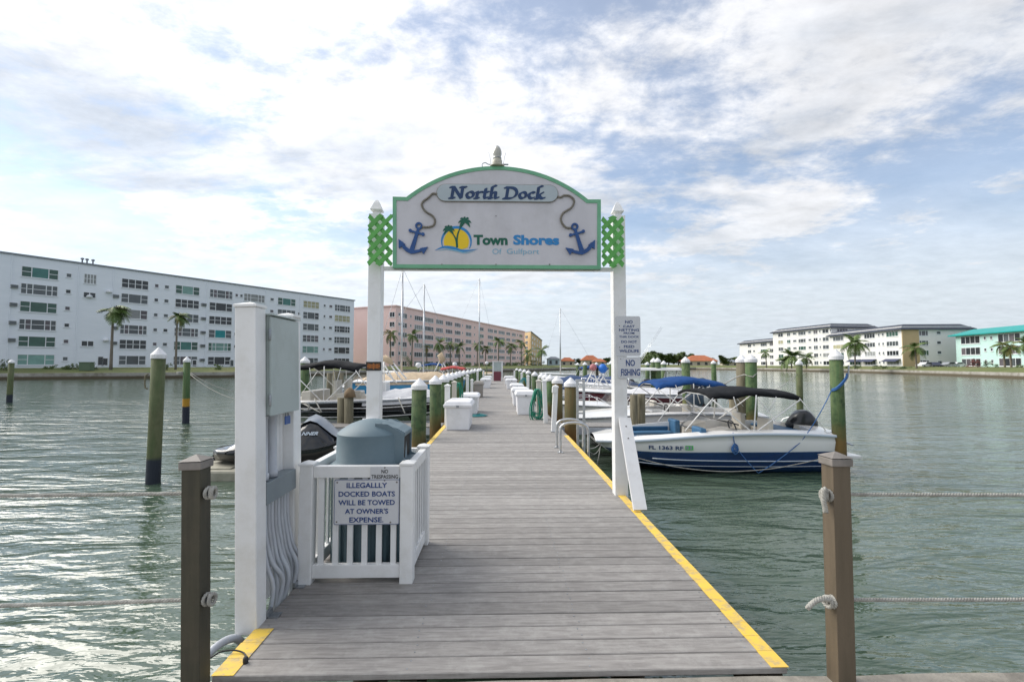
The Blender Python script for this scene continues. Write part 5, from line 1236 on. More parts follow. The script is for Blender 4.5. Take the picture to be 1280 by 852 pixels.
hose((XY(671.5, 13.1), 13.1, atY(671, 486, 13.1).z), .42, .86, 13, 'green garden hose hanging in loose loops on the cream post', seed=5)
hose((XY(573.5, 14.2), 14.2, atY(573, 478, 14.2).z), .26, .6, 8, 'green hose hanging behind the nearest left dock box', seed=8)
hose((XY(596, 13.9), 13.9, DZ), .36, .32, 5, 'teal hose lying coiled on the deck past the nearest left dock box', 'hose_teal', 3, True)
hose((XY(655, 22.5), 22.5, atY(655, 472, 22.5).z), .5, .6, 7, 'teal hose hanging by the third right dock box', 'hose_teal', 9)

# boarding ladder at the right edge
t = thing('dock_ladder', 'silver ladder with two hooped handrails at the right edge of the dock', 'ladder', (1.2, 8.3, DZ))
for y in (8.22, 8.72):
    xa, xb = 1.02, 1.50
    wb(MB().tube(catmull([(xa, y, DZ), (xa, y, 1.25), (xa + .03, y, 1.35), (xa + .14, y, 1.40), (xb - .17, y, 1.40), (xb - .04, y, 1.35), (xb, y, 1.24), (xb, y, .9), (xb, y, -.3)], 5), .024, 10), 'handrail', 'aluminium', t)
    wb(MB().box(xa - .05, xa + .05, y - .05, y + .05, DZ + .001, DZ + .010), 'foot', 'aluminium', t)
for k in range(4): wb(MB().box(1.46, 1.55, 8.245, 8.695, .72 - k * .28, .75 - k * .28), 'rung', 'aluminium', t)
t = thing('upright_ladder', 'narrow white ladder standing upright beside the brown pilings', 'ladder', (XY(725, 9.4), 9.4, 0))
for px in (721.5, 729.5):
    x = XY(px, 9.4); wb(MB().box(x - .022, x + .022, 9.38, 9.42, -.2, atY(px, 476, 9.4).z), 'rail', 'aluminium', t)
for k in range(7):
    z = .35 + k * .27; wb(MB().box(XY(721.5, 9.4) + .023, XY(729.5, 9.4) - .023, 9.385, 9.415, z, z + .03), 'rung', 'aluminium', t)
z = atY(725, 476, 9.4).z; wb(MB().box(XY(719.5, 9.4), XY(731, 9.4), 9.36, 9.46, z, z + .03), 'top_step', 'aluminium', t)

# notice board at the dock end, lamps
t = thing('notice_board', 'tall white framed grey board with maroon foot at the dock end', 'notice board', (XY(622, 43), 43, DZ))
for s in (-1, 1): MB().box(s * .40 - .06, s * .40 + .06, -.06, .06, 0, 1.72).build('post', 'white_vinyl', t)
MB().box(-.339, .339, -.03, .03, .55, 1.70).build('board', 'cabinet_grey', t); MB().box(-.339, .30, -.2, -.04, .02, .85).build('maroon_box', 'kiosk_maroon', t, bevel=.02); MB().box(-.5, .5, -.1, .1, 1.721, 1.78).build('header', 'white_vinyl', t)
def globe_lamp(px, Y, yt, label):
    zt_ = atY(px, yt, Y).z; z0 = 0 if Y > 53 or True else DZ; t = thing('globe_lamp', label, 'lamp', (XY(px, Y), Y, 0)); MB().lathe([(.06, 0), (.045, zt_ - .35)], 8).build('pole', 'piling_green', t)
    MB().lathe([(.05, -.36), (.17, -.28), (.2, -.17), (.17, -.06), (.05, 0), (.001, 0)], 12).build('globe', 'cap_white', t, (0, 0, zt_))
globe_lamp(608.5, 54.5, 451.5, 'white globe lamp left of the dock end board'); globe_lamp(523, 33, 453, 'white globe lamp behind the tan covered sailboat'); globe_lamp(568.5, 44, 452.5, 'white globe lamp before the palm pair of the pink block')

# ================================================================== BOATS
def hull(root, L, B, top, bot, fs=.8, fm=.95, fb=1.05, zs=.4, kind='v', deckm='gelcoat_white', floor=.32, well=(.07, .62), cw=.16, draft=.25, rake=.35, keel_rise=None, floor_m='gelcoat_cream', stripes=None):
    def hb(t):
        b = B / 2 * (.93 + .07 * min(1, t / .25))
        if kind == 'v': return b * (1 - max(0, (t - .40) / .60) ** 2.3 * .985)
        return b * (1 - max(0, (t - .55) / .45) ** 3.4 * .68)
    def sh(t): return (fs * (1 - t) + fb * t) + (fm - (fs + fb) / 2) * 4 * t * (1 - t) * (1.15 - .3 * t)
    T = [0, .03] + [well[0], well[0] + .004] + [i / 20 for i in range(2, 20)] + [well[1], well[1] + .004, .97, .985, 1.0]
    T = sorted(set(round(t, 4) for t in T))
    kr = keel_rise if keel_rise is not None else zs * .8
    def row(k, t):
        b, s = hb(t), sh(t); c = t ** 5
        kz = -draft + (kr + draft) * t ** 6
        y, z, rk = [(0, kz, 1), (b * .80, .02 + (zs * .62) * t ** 3.0, .8), (b * .93, zs * .55 + zs * .25 * t ** 3, .6), (b * .972, zs, .38), (b * .975, zs + .012, .37), (b, zs + (s - zs) * .55, .2), (b * .985, s - .07, .05), (b * 1.025, s - .06, .04), (b * 1.02, s - .005, 0), (b * .985, s, 0)][k]
        return t * L - rake * c * rk, y, z
    nr = 10; rings = []
    for t in T:
        P = [row(k, t) for k in range(nr)]
        rings.append([(x, -y, z) for x, y, z in P[::-1]] + [(x, y, z) for x, y, z in P[1:]])
    mi = [2, 2, 0, 0, 0, 1, 1, 1, 1, 1, 1, 1, 1, 0, 0, 0, 2, 2]
    mi = []
    for j in range(2 * nr - 2):
        k = min(nr - 1 - j, nr - 2) if j < nr - 1 else j - (nr - 1)
        k = (nr - 2 - j) if j < nr - 1 else j - (nr - 1)
        mi.append(1 if k < 3 else (2 if k in (3, 7) else 0))
    mb = MB(); n = len(rings[0])
    v = [p for r in rings for p in r]; f = []; ms = []
    for i in range(len(rings) - 1):
        for j in range(n - 1): f.append((i * n + j, i * n + j + 1, (i + 1) * n + j + 1, (i + 1) * n + j)); ms.append(mi[j])
    mb.add(v, f, ms, True); mb.add(rings[0], [tuple(range(n))], 0); mb.add(rings[-1], [tuple(range(n))], 0)
    h = mb.build('hull', [top, bot, 'galvanised' if not stripes else stripes], root)
    # deck with well
    rings = []
    for t in T:
        b, s = hb(t), sh(t); x = t * L
        if well[0] + .002 < t < well[1] + .002:
            c_ = max(.05, b - cw); P = [(b * .985, s), (c_ + .02, s + .035), (c_, s + .03), (c_ - .03, floor), (0, floor)]
        else: P = [(b * .985, s), (max(.01, b * .80), s + .04), (b * .6, s + .06), (b * .3, s + .085), (0, s + .09)]
        rings.append([(x, -y, z) for y, z in P] + [(x, y, z) for y, z in P[::-1][1:]])
    n = 9; mb = MB(); v = [p for r in rings for p in r]; f = [(i * n + j, i * n + j + 1, (i + 1) * n + j + 1, (i + 1) * n + j) for i in range(len(rings) - 1) for j in range(n - 1)]
    mb.add(v, f, [0 if j % 8 not in (3, 4) else 1 for i in range(len(rings) - 1) for j in range(n - 1)], False)
    mb.build('deck', [deckm, floor_m], root)
    return hb, sh
def seat(root, x, y, z, w=.5, m='cushion_blue', back=1, nm='seat'):
    s = MB().box(x - .22, x + .22, y - w / 2, y + w / 2, z - .25, z).build(nm, m, root, bevel=.04)
    if back: MB().box(x - back * .26 - .06, x - back * .26 + .06, y - w / 2, y + w / 2, z - .1, z + .38).build('backrest', m, s, bevel=.03)
def windscreen(root, x, B, z, h=.34, back=.8, frame='motor_black'):
    lo_, hi = [], []
    for i in range(13):
        a = R(-90 + 180 * i / 12); lo_.append((x - back + back * math.cos(a) * 1.0, B / 2 * math.sin(a), z)); hi.append((x - back - .06 + (back - .22) * math.cos(a), (B / 2 - .06) * math.sin(a), z + h * (.55 + .45 * math.cos(a))))
    w = MB().loft([lo_, hi], 0, True, False).build('windshield', 'windshield', root); MB().tube(hi, .016, 6).build('windshield_frame', frame, w); MB().tube(lo_, .012, 6).build('windshield_base', frame, w)
def bimini(root, x0, x1, w, z, m, px, gz, nb=3, thick=.05, curve=.16, droop=.10, seed=1):
    q = random.Random(seed); nx, ny = 16, 8; up, dn = [], []
    for i in range(nx + 1):
        s = i / nx; x = x0 + (x1 - x0) * s; a, b = [], []
        env = z - droop * (2 * s - 1) ** 2 * 2 + .035 * abs(math.cos(s * math.pi * (nb - 1))) + q.uniform(-.008, .008)
        for j in range(ny + 1):
            u = -1 + 2 * j / ny; zz = env - curve * abs(u) ** 2.6 + q.uniform(-.006, .006); a.append((x, u * w / 2, zz)); b.append((x, u * w / 2 * .985, zz - thick * (1 + .6 * abs(math.sin(s * 9 + seed)) * (abs(u) > .9))))
        up.append(a); dn.append(b)
    rings = [a + b[::-1] for a, b in zip(up, dn)]
    c = MB().loft(rings, 0, True).build('bimini', m, root)
    for k in range(nb):
        s = k / (nb - 1); x = x0 + .04 + (x1 - x0 - .08) * s; zz = z - droop * (2 * s - 1) ** 2 * 2
        bx_ = px + (s - .5) * .12
        pts = [(bx_, -w / 2, gz), (x, -w / 2, zz - curve - .02), (x, -w / 4, zz - .04), (x, w / 4, zz - .04), (x, w / 2, zz - curve - .02), (bx_, w / 2, gz)]
        MB().tube(pts, .016, 6).build('canopy_bow', 'gelcoat_white', c)
    for sd_ in (-1, 1):
        MB().tube([(x0 + .05, sd_ * w / 2, z - curve - droop * 1.6), (x0 - .55, sd_ * w * .48, gz)], .010, 4).build('strap', 'gelcoat_white', c); MB().tube([(x1 - .05, sd_ * w / 2, z - curve - droop * 1.6), (x1 + .55, sd_ * w * .45, gz)], .013, 5).build('strap', 'gelcoat_white', c)
        MB().tube([(px + .35, sd_ * w / 2, gz + .45), (x0 + (x1 - x0) * .75, sd_ * w / 2, z - curve - .05)], .011, 4).build('strap', 'gelcoat_white', c); MB().tube([(px - .35, sd_ * w / 2, gz + .45), (x0 + (x1 - x0) * .28, sd_ * w / 2, z - curve - .05)], .011, 4).build('strap', 'gelcoat_white', c)
    return c
def outboard(root, z, m='motor_black', tilt=0, s=1.0, x=-.18, y=0):
    T = Matrix.Translation((x, y, z)) @ Matrix.Rotation(R(tilt), 4, 'Y') @ Matrix.Scale(s, 4)
    def ring(cx, zz, l, w): return [(cx + l * (abs(math.cos(a)) ** .6) * (1 if math.cos(a) > 0 else -1), w * (abs(math.sin(a)) ** .6) * (1 if math.sin(a) > 0 else -1), zz) for a in [2 * math.pi * k / 16 for k in range(16)]]
    mo = MB().loft([ring(-.02, .0, .16, .12), ring(-.03, .12, .26, .18), ring(-.04, .30, .31, .20), ring(-.03, .46, .29, .19), ring(.0, .56, .22, .15), ring(.02, .60, .08, .06)], 0, True, T=T).build('outboard_motor', m, root)
    mb = MB(); mb.loft([ring(-.02, .02, .11, .07), ring(-.02, -.35, .10, .06), ring(-.02, -.62, .09, .04), ring(-.03, -.66, .13, .03), ring(-.02, -.70, .09, .035), ring(-.02, -.95, .06, .015)], 0, True, T=T); mb.box(.06, .22, -.1, .1, -.3, .05, 0, T)
    mb.loft([[p for p in r_] for r_ in ([(-.30, .05 * math.cos(k), -.74 + .05 * math.sin(k)) for k in range(6)], [(.12, .055 * math.cos(k), -.74 + .055 * math.sin(k)) for k in range(6)])], 0, True, T=T)
    mb.build('drive_leg', 'motor_black', mo)
    mb = MB()
    for k in range(3):
        Tk = T @ Matrix.Translation((-.31, 0, -.74)) @ Matrix.Rotation(R(120 * k), 4, 'X') @ Matrix.Rotation(R(30), 4, 'Z'); mb.box(-.012, .012, -.05, .05, .03, .17, 0, Tk)
    mb.build('propeller', 'galvanised', mo); return mo
def rails(root, L, hb, sh, t0=.62, h=.28, m='chrome'):
    for s in (-1, 1):
        pts = [(t * L * .985, s * max(.02, hb(t) - .08), sh(t) + h * min(1, (t - t0) * 12)) for t in [t0 + (.985 - t0) * i / 8 for i in range(9)]]
        mb = MB().tube(pts, .012, 6)
        for i in (2, 4, 6, 8): p = pts[i]; mb.tube([(p[0], p[1], sh(t0 + (.985 - t0) * i / 8)), p], .01, 5)
        mb.build('bow_rail', m, root)
def cover(root, L, hb, sh, t0, t1, h, m, seed=1, ridge=.5):
    q = random.Random(seed); rings = []; n = 16
    for i in range(n + 1):
        t = t0 + (t1 - t0) * i / n; b = max(.03, hb(t) + .02); s = sh(t) - .04; hh = h * (math.sin(math.pi * min(1, max(0, (i / n) * .9 + .06))) ** .55) * q.uniform(.9, 1.08)
        rings.append([(t * L, b * u, s + hh * (1 - abs(u) ** 1.5) + (q.uniform(-.03, .03) if abs(u) < .95 else 0)) for u in (-1, -.98, -.75, -.5, -.25, 0, .25, .5, .75, .98, 1)])
    MB().loft([[(x, y, z - .12) if j in (0, 10) else (x, y, z) for j, (x, y, z) in enumerate(r_)] for r_ in rings], 0, True, False).build('boat_cover', m, root)

def boat(label, x, Y, L, B, left, top='gelcoat_white', bot='gelcoat_white', z=0, **k):
    """left: boat lies on the left of the dock, bow (+x) towards the dock; else bow towards -X"""
    t = thing('moored_boat', label, 'boat', (x, Y, z), 0 if left else math.pi + k.pop('yaw', 0)); return t

# --- the blue and white deck boat
t = boat('', 7.55, 11.55, 0, 0, False); t['label'] = 'white over navy blue open boat under the black bimini, registration on its bow'
BL, BB = 5.35, 2.36
hb, sh = hull(t, BL, BB, 'gelcoat_white', 'gelcoat_blue', .84, .90, .66, .49, 'r', well=(.10, .90), cw=.24, floor=.36, draft=.2, rake=.55, stripes='hull_stripe')
def side_pt(tt, z, out=.015):
    b = hb(tt); s = sh(tt); zs = .49
    f = .80 + .13 * min(1, max(0, z / .25)) if z < .25 else (.93 + .042 * (z - .25) / .21 if z < zs else .975 + .025 * min(1, (z - zs) / ((s - zs) * .55)))
    return (tt * BL - .55 * tt ** 5 * (.6 if z < .25 else .3), b * f + out, z)
for zz, a, b_, w in ((.285, .02, .80, .013), (.155, .02, .93, .009)):
    pts = [side_pt(a + (b_ - a) * i / 20, zz + .13 * (a + (b_ - a) * i / 20) ** 3, .006) for i in range(21)]
    for s in (-1, 1): MB().tube([(x, s * y, z) for x, y, z in pts], w, 5).build('hull_stripe', 'hull_stripe', t)
def on_side(me, tt, z, h):
    p = side_pt(tt, z, .022); p2 = side_pt(tt + .04, z, .022); me.location = p; me.rotation_euler = (R(-4), 0, math.pi + math.atan2(p2[1] - p[1], p2[0] - p[0]) )
on_side(lettering('FL 1363 RF', t, 'navy_letters', (0, 0, 0), .72, .085, bold=.03), .748, .595, .08)
o = MB().box(-.085, .085, -.003, .003, -.045, .045).build('registration_sticker', 'sticker_green', t); on_side(o, .652, .598, .08)
for k in (-1, 1): 
    o = MB().box(-.03, .03, -.004, -.0031, -.03, .03).build('sticker_mark', 'roof_edge', t); on_side(o, .652 + k * .008, .598, .08)
# interior
for s in (-1, 1):
    MB().add([], []).v
    mb = MB(); pts_o = [(tt * BL, s * (hb(tt) - .26)) for tt in (.60, .66, .72, .78, .84, .885)]; pts_i = [(tt * BL, s * max(.12, hb(tt) - .66)) for tt in (.60, .66, .72, .78, .84, .885)]
    rings = [[(a[0], a[1], .36), (a[0], a[1], .64), (b_[0], b_[1], .64), (b_[0], b_[1], .36)] for a, b_ in zip(pts_o, pts_i)]
    st = mb.loft(rings, 0, False).build('bow_seat', 'gelcoat_white', t, bevel=.02)
    rings = [[(a[0], a[1] * .998, .645), (a[0], a[1] * .998, .705), (b_[0], b_[1], .705), (b_[0], b_[1], .645)] for a, b_ in zip(pts_o, pts_i)]
    MB().loft(rings, 0, False).build('cushion', 'cushion_blue', st, bevel=.015)
    rings = [[(a[0], a[1] + s * .02, .71), (a[0], a[1] + s * .02, .80), (a[0], a[1] - s * .07, .80), (a[0], a[1] - s * .05, .71)] for a in pts_o]
    MB().loft(rings, 0, False).build('backrest', 'cushion_blue', st, bevel=.015)
    MB().box(3.02, 3.16, s * .78 - .26, s * .78 + .26, .62, .99).build('seat_back', 'cushion_blue', t, bevel=.03)
for s in (-1, 1):
    cn = MB().add([(2.30, s * .95, .36), (3.0, s * .95, .36), (3.0, s * .42, .36), (2.30, s * .42, .36), (2.40, s * .93, .98), (2.98, s * .93, .86), (2.98, s * .44, .86), (2.40, s * .44, .98)], [(0, 1, 2, 3), (4, 5, 6, 7), (0, 1, 5, 4), (1, 2, 6, 5), (2, 3, 7, 6), (3, 0, 4, 7)]).build('console', 'gelcoat_cream', t, bevel=.03)
MB().tube([(2.28 + .05 * math.sin(a * .52), .68 + .17 * math.cos(a * .52), .98 + .15 * math.sin(a * .52)) for a in range(12)], .015, 6, closed=True).build('steering_wheel', 'motor_black', t)
windscreen(t, 3.1, 2.12, .90, .30, .75)
for y in (.62, -.62): seat(t, 1.75, y, .80, .5, 'gelcoat_cream', -1 if False else 1)
MB().box(1.62, 1.92, .5, .9, .805, .83).build('seat_pad', 'cushion_blue', t)
MB().box(.60, 1.05, -.9, .9, .36, .82).build('stern_bench', 'gelcoat_cream', t, bevel=.04); MB().box(.58, 1.05, -.88, .88, .823, .88).build('bench_cushion', 'cushion_blue', t, bevel=.02)
bz = atY(930, 484, 11.5).z
bimini(t, .86, 2.9, 2.0, bz, 'canvas_black', 1.95, .92, 3, .05, .11, .05, 4)
MB().box(-.46, .02, -1.0, 1.0, .30, .38).build('swim_platform', 'gelcoat_white', t, bevel=.02)
outboard(t, .74, 'motor_black', 52, 1.05, .0)
for s in (-1, 1): MB().tube(catmull([(.2, s * 1.0, .86), (.1, s * .9, 1.0), (-.12, s * .62, 1.42 if False else 1.05)], 4), .014, 6).build('grab_rail', 'chrome', t)
for x_, y_ in ((.35, 1.1), (4.55, .78), (.35, -1.1), (4.55, -.78)): MB().tube([(x_ - .09, y_, sh(x_ / BL) + .06), (x_ - .04, y_, sh(x_ / BL) + .03), (x_ + .04, y_, sh(x_ / BL) + .03), (x_ + .09, y_, sh(x_ / BL) + .06)], .012, 6).build('cleat', 'chrome', t)
p = side_pt(.467, .60, .05); q = random.Random(6)
kb = thing('line_knot', 'bunched blue rope hanging on the side of the blue and white boat', 'rope', (t.location.x - p[0], t.location.y - p[1], .62))
mb = MB()
for k in range(5): mb.tube([(q.uniform(-.02, .02) + .06 * math.cos(a), -.01 + q.uniform(-.02, .02), -.02 * k + .07 * math.sin(a) + q.uniform(-.01, .01)) for a in [i * .6283 for i in range(10)]], .012, 5, closed=True)
mb.tube([(0, 0, .05), (-.01, .02, .20), (.0, .06, .30)], .010, 5); mb.build('bunch', 'rope_blue', kb)

def generic(label, x, Y, left, L=5.6, B=2.2, z=0, top='gelcoat_white', bot='gelcoat_white', cov=None, bim=None, motor=None, ws=False, rail=False, seats=False, kind='v', bx=(.15, .5), bz=1.75, zs=.4, f=(.8, .95, 1.1), cvt=(.03, .97), ch=.35, yaw=0, tilt=20, lift=False, deckm='gelcoat_white'):
    t = thing('moored_boat', label, 'boat', (x, Y, z), (0 if left else math.pi) + yaw)
    hb, sh = hull(t, L, B, top, bot, *f, zs, kind, deckm=deckm)
    if cov: cover(t, L, hb, sh, *cvt, ch, cov, int(Y))
    if bim: bimini(t, L * bx[0], L * bx[1], B * .88, bz, bim, L * (bx[0] + bx[1]) / 2, sh(.3), 3, .05, .15, .08, int(Y))
    if motor: outboard(t, f[0] - .02, motor, tilt)
    if ws: windscreen(t, L * .66, B * .84, sh(.6) + .02, .36, .7)
    if rail: rails(t, L, hb, sh)
    if seats:
        for y in (-.5, .5): seat(t, L * .36, y, .75, .5, 'gelcoat_cream')
        MB().box(L * .1, L * .16, -B * .36, B * .36, .33, .80).build('stern_bench', 'gelcoat_cream', t, bevel=.03)
        MB().box(L * .5, L * .58, .15, .75, .33, 1.05).build('console', 'gelcoat_white', t, bevel=.04); MB().tube([(L * .485, .45 + .17 * math.cos(a * .52), 1.05 + .16 * math.sin(a * .52)) for a in range(12)], .016, 6, closed=True).build('steering_wheel', 'motor_black', t)
    return t, hb, sh
def lift(x0, x1, Y, z, label):
    t = thing('boat_lift', label, 'boat lift', (x0, Y - 1.1, 0))
    for dy in (-1.35, 1.35): wb(MB().box(x0, x1, Y + dy - .07, Y + dy + .07, z - .12, z), 'beam', 'galvanised', t)
    for x in (x0 + .8, x1 - .8): wb(MB().box(x - .07, x + .07, Y - 1.28, Y + 1.28, z - .24, z - .121), 'cross_beam', 'galvanised', t)
# right side
generic('white boat with the blue bimini behind the navy hulled boat', 7.7, 14.7, False, 5.7, 2.2, top='gelcoat_white', bot='float_beige', bim='canvas_blue', ws=True, seats=True, kind='r', bx=(.19, .56), bz=2.0, f=(.9, 1.0, .82), zs=.5)  # lower hull beige grey: its shading and algae are put into the colour
generic('white boat with a grey blue covered outboard beyond the blue bimini', 7.0, 17.4, False, 5.2, 2.1, ws=True, motor='motor_cover', seats=True, f=(.85, .95, 1.0), tilt=25, rail=True)
generic('maroon hulled boat with white stripes right of the narrow white ladder', 8.6, 21.2, False, 5.6, 2.2, z=.42, top='gelcoat_maroon', bot='gelcoat_maroon', cov='canvas_white', cvt=(.03, .6), ch=.25, f=(.7, .75, .85), zs=.35, motor='motor_black')
lift(2.6, 8.6, 21.2, .5, 'grey lift under the maroon hulled boat')
generic('boat under a navy cloth cover right of the dock pilings', 8.5, 28, False, 6.0, 2.3, z=.1, cov='canvas_navy', ch=.75, f=(.85, .95, 1.1))
t, hb, sh = generic('white hardtop boat with fishing poles above the blue bimini', 10.6, 25.4, False, 6.5, 2.4, z=.1, rail=True, ws=True, f=(1, 1.1, 1.3), motor='motor_cover')
ht = MB().rbox(1.2, 4.2, -1.0, 1.0, 1.98, 2.12, .3).build('hardtop', 'gelcoat_white', t)
for x_, y_ in ((1.5, .85), (3.9, .85), (1.5, -.85), (3.9, -.85)): MB().tube([(x_ + .2, y_, 1.0), (x_, y_ * .95, 1.98)], .03, 6).build('hardtop_leg', 'aluminium', ht)
for k in range(3): MB().tube([(3.2 + .2 * k, -.5 + .4 * k, 2.1), (1.7 + .2 * k, -.7 + .5 * k, 4.3)], [.014, .004], 5).build('fishing_pole', 'aluminium', ht)
generic('white open boat beyond the navy covered boat on the right', 9.0, 33.5, False, 6, 2.3, ws=True, seats=True, motor='motor_black', rail=True)
generic('far white boat under a blue bimini on the right', 9.5, 39, False, 6, 2.3, bim='canvas_blue', bz=2.3, ws=True)
generic('farthest white covered boat on the right near the dock end', 9, 45, False, 6, 2.3, cov='canvas_white')
# left side
t, hb, sh = generic('black hulled boat on a lift with pale stripes and a black bimini', -6.35, 15.2, True, 4.7, 2.3, z=.80, top='gelcoat_black', bot='gelcoat_black', bim='canvas_black', bx=(.05, .46), bz=1.70, f=(.50, .55, .62), zs=.22, cov='canvas_white', cvt=(.50, .98), ch=.30, ws=False, seats=True)
for s in (-1, 1):
    for zz in (.32, .06): MB().tube([(tt * 4.7 - .05 * tt, s * (hb(tt) * (1.0 if zz > .2 else .9) + .006), zz + .1 * tt ** 4) for tt in [i / 14 for i in range(14)]], .016, 5).build('hull_stripe', 'gelcoat_white', t)
lift(-6.45, -1.95, 15.2, .78, 'grey lift under the black hulled boat')
t, hb, sh = generic('sailboat with bright blue sides under a long tan canvas cover', -6.25, 21.5, True, 4.7, 2.2, z=.1, top='gelcoat_cyan', bot='gelcoat_white', cov='canvas_tan', ch=.42, f=(1.56, 1.60, 1.64), zs=1.05)
def mast(t, x, h, boom=True, r=.05, stays=True, L=7):
    m_ = MB().tube([(x, 0, .8), (x, 0, h)], [r, r * .7], 8).build('mast', 'aluminium', t)
    MB().tube([(x, -.5, h * .62), (x, .5, h * .62)], .018, 5).build('spreader', 'aluminium', m_)
    if boom: MB().tube([(x, 0, 1.9), (x - 2.6, 0, 1.95)], .05, 6).build('boom', 'aluminium', m_)
    for a, b_ in (((0, 0, h), (L - x - .2, 0, 1.1)), ((0, 0, h), (-x + .3, 0, 1.0)), ((0, 0, h), (0, -1.0, 1.0)), ((0, 0, h), (0, 1.0, 1.0))): MB().tube([(x + a[0], a[1], a[2]), (x + b_[0], b_[1], b_[2])], .009, 4).build('stay', 'galvanised', m_)
mast(t, XY(502, 21.5) + 6.25, atY(502, 335, 21.5).z - .1, False, L=4.7)
t, hb, sh = generic('white sailboat with a thin mast behind the tan covered one', -9.5, 29, True, 7.5, 2.4, cov='canvas_white', ch=.35, f=(1.1, 1.15, 1.3))
mast(t, XY(529.5, 29) + 9.5, atY(529.5, 355, 29).z, L=7.5)
t, hb, sh = generic('white sailboat with the tallest mast moored past the dock end', -7.9, 58, True, 8, 2.6, f=(1.1, 1.15, 1.3), cov='canvas_tan', ch=.4)
mast(t, XY(599, 58) + 7.9, atY(599, 348, 58).z, r=.09, L=8)
t, hb, sh = generic('sailboat with a bare mast far out right of the dock', 12.8, 60, False, 8, 2.6, f=(1.1, 1.15, 1.3))
mast(t, 12.8 - XY(700.5, 60), atY(700.5, 385, 60).z, r=.08, L=8)
generic('white open boat between the black and the tan covered boats', -5.7, 18.3, True, 4.0, 2.1, cov='canvas_white', ch=.3, motor='motor_cover', z=.15, f=(.7, .8, .9))
generic('white boat with a red canvas top far along the left side', -8.2, 37, True, 6, 2.3, bim='red_canvas', bz=2.25, bx=(.62, .92), ws=True)
generic('white motor boat with rails beyond the thin masted sailboat', -8.4, 33, True, 6, 2.3, ws=True, rail=True, seats=True)
generic('boat under a black cover just behind the tan covered sailboat', -6.6, 24.6, True, 5.0, 2.1, z=.3, cov='canvas_black', ch=.6, f=(1.0, 1.1, 1.2))
generic('white centre console boat with blue top far along the left side', -8.6, 48, True, 6, 2.3, bim='canvas_blue', bz=2.5, ws=True)
generic('white boat with bow rails between the hardtop and the navy covered boat', 9.2, 23, False, 5.6, 2.1, ws=True, rail=True, seats=True, motor='motor_cover', f=(.9, 1.0, 1.15))
generic('cream white runabout past the navy covered boat', 9.4, 31, False, 5.6, 2.1, cov='canvas_white', ch=.3, motor='motor_black', f=(.9, 1.0, 1.15))
generic('far white covered boat near the left end of the dock', -8.2, 43, True, 6, 2.3, cov='canvas_white', ch=.5)
# crossed white poles with tan bundle, by the left gate post
t = thing('sail_rack', 'crossed white poles with a tan sail bundle behind the left gate post', 'rack', (XY(487, 19.3), 19.3, 0))
for a, b_ in (((478, 451), (493, 477)), ((484, 450), (503, 476)), ((490, 452), (508, 473)), ((480, 477), (480, 452)), ((496, 478), (478, 462))):
    wb(MB().tube([tuple(atY(*a, 19.3)), tuple(atY(*b_, 19.1))], .03, 6), 'pole', 'gelcoat_white', t)
wb(MB().tube([tuple(atY(476, 448, 19.3)), tuple(atY(481, 447.5, 19.3)), tuple(atY(487, 451, 19.2)), tuple(atY(491, 455, 19.2))], [.05, .14, .13, .05], 8), 'sail_bundle', 'canvas_tan', t)
t = thing('sail_rack', 'white poles with an upright tan sail bundle in front of the pink block', 'rack', (XY(551, 40), 40, 0))
for a, b_ in (((551, 449), (541, 468)), ((551, 449), (563, 468)), ((551, 449), (556, 470))): wb(MB().tube([tuple(atY(*a, 40)), tuple(atY(*b_, 40))], .05, 5), 'pole', 'gelcoat_white', t)
wb(MB().tube([tuple(atY(548, 446, 40)), tuple(atY(550.5, 443, 40)), tuple(atY(553, 449, 40)), tuple(atY(551, 454, 40))], [.15, .32, .3, .1], 8), 'sail_bundle', 'canvas_tan', t)
# balls on crossed poles
t = thing('pole_rack', 'white crossed poles holding a blue ball and a pink ball', 'rack', (XY(752, 24), 24, 0))
for a, b_ in (((741, 463), (730, 484)), ((741, 463), (750, 484)), ((752, 467), (740, 484)), ((752, 467), (762, 484)), ((757, 466), (747, 482)), ((737, 470), (757, 482))): wb(MB().tube([tuple(atY(*a, 24)), tuple(atY(*b_, 24))], .03, 5), 'pole', 'gelcoat_white', t)
wb(MB().box(XY(729, 24), XY(764, 24), 23.8, 24.2, atY(745, 485.5, 24).z, atY(745, 483, 24).z), 'tray', 'gelcoat_white', t)
t2 = thing('blue_ball', 'lumpy bright blue ball on the crossed white poles', 'ball', tuple(atY(753.5, 460.5, 24))); q = random.Random(3)
MB().lathe([(.001, -.24), (.12, -.2), (.21, -.09), (.23, .03), (.17, .16), (.08, .23), (.001, .24)], 12).build('shell', 'ball_blue', t2, bevel=0)
t2 = thing('pink_ball', 'dull pink ball left of the blue one on the white poles', 'ball', tuple(atY(741.5, 459, 24))); MB().lathe([(.001, -.18), (.14, -.13), (.19, -.02), (.16, .1), (.06, .18), (.001, .18)], 12).build('shell', 'ball_pink', t2)

# finger piers between the slips
def finger(x0, x1, Y, label):
    t = thing('finger_pier', label, 'finger pier', (x0, Y, 0), 0, 'finger piers between the boats'); n = int((x1 - x0) / .145)
    mb = MB()
    for i in range(n): mb.box(x0 + i * .145, x0 + i * .145 + .139, Y - .4, Y + .4, .74, .772)
    wb(mb, 'decking', 'plank', t)
    for dy in (-.4, .4): wb(MB().box(x0, x1, Y + dy - .02, Y + dy + .02, .56, .735), 'side_beam', 'conduit_grey', t)
for i, Y in enumerate((13.05, 19.4, 26.6, 35.5)): finger(1.45, 6.8, Y, '%s finger pier from the near end on the right side' % ORD[i])
for i, Y in enumerate((13.1, 19.9, 26.5, 35)): finger(-5.6 if Y < 14 else -7.2, -1.42, Y, '%s finger pier from the near end on the left side' % ORD[i])

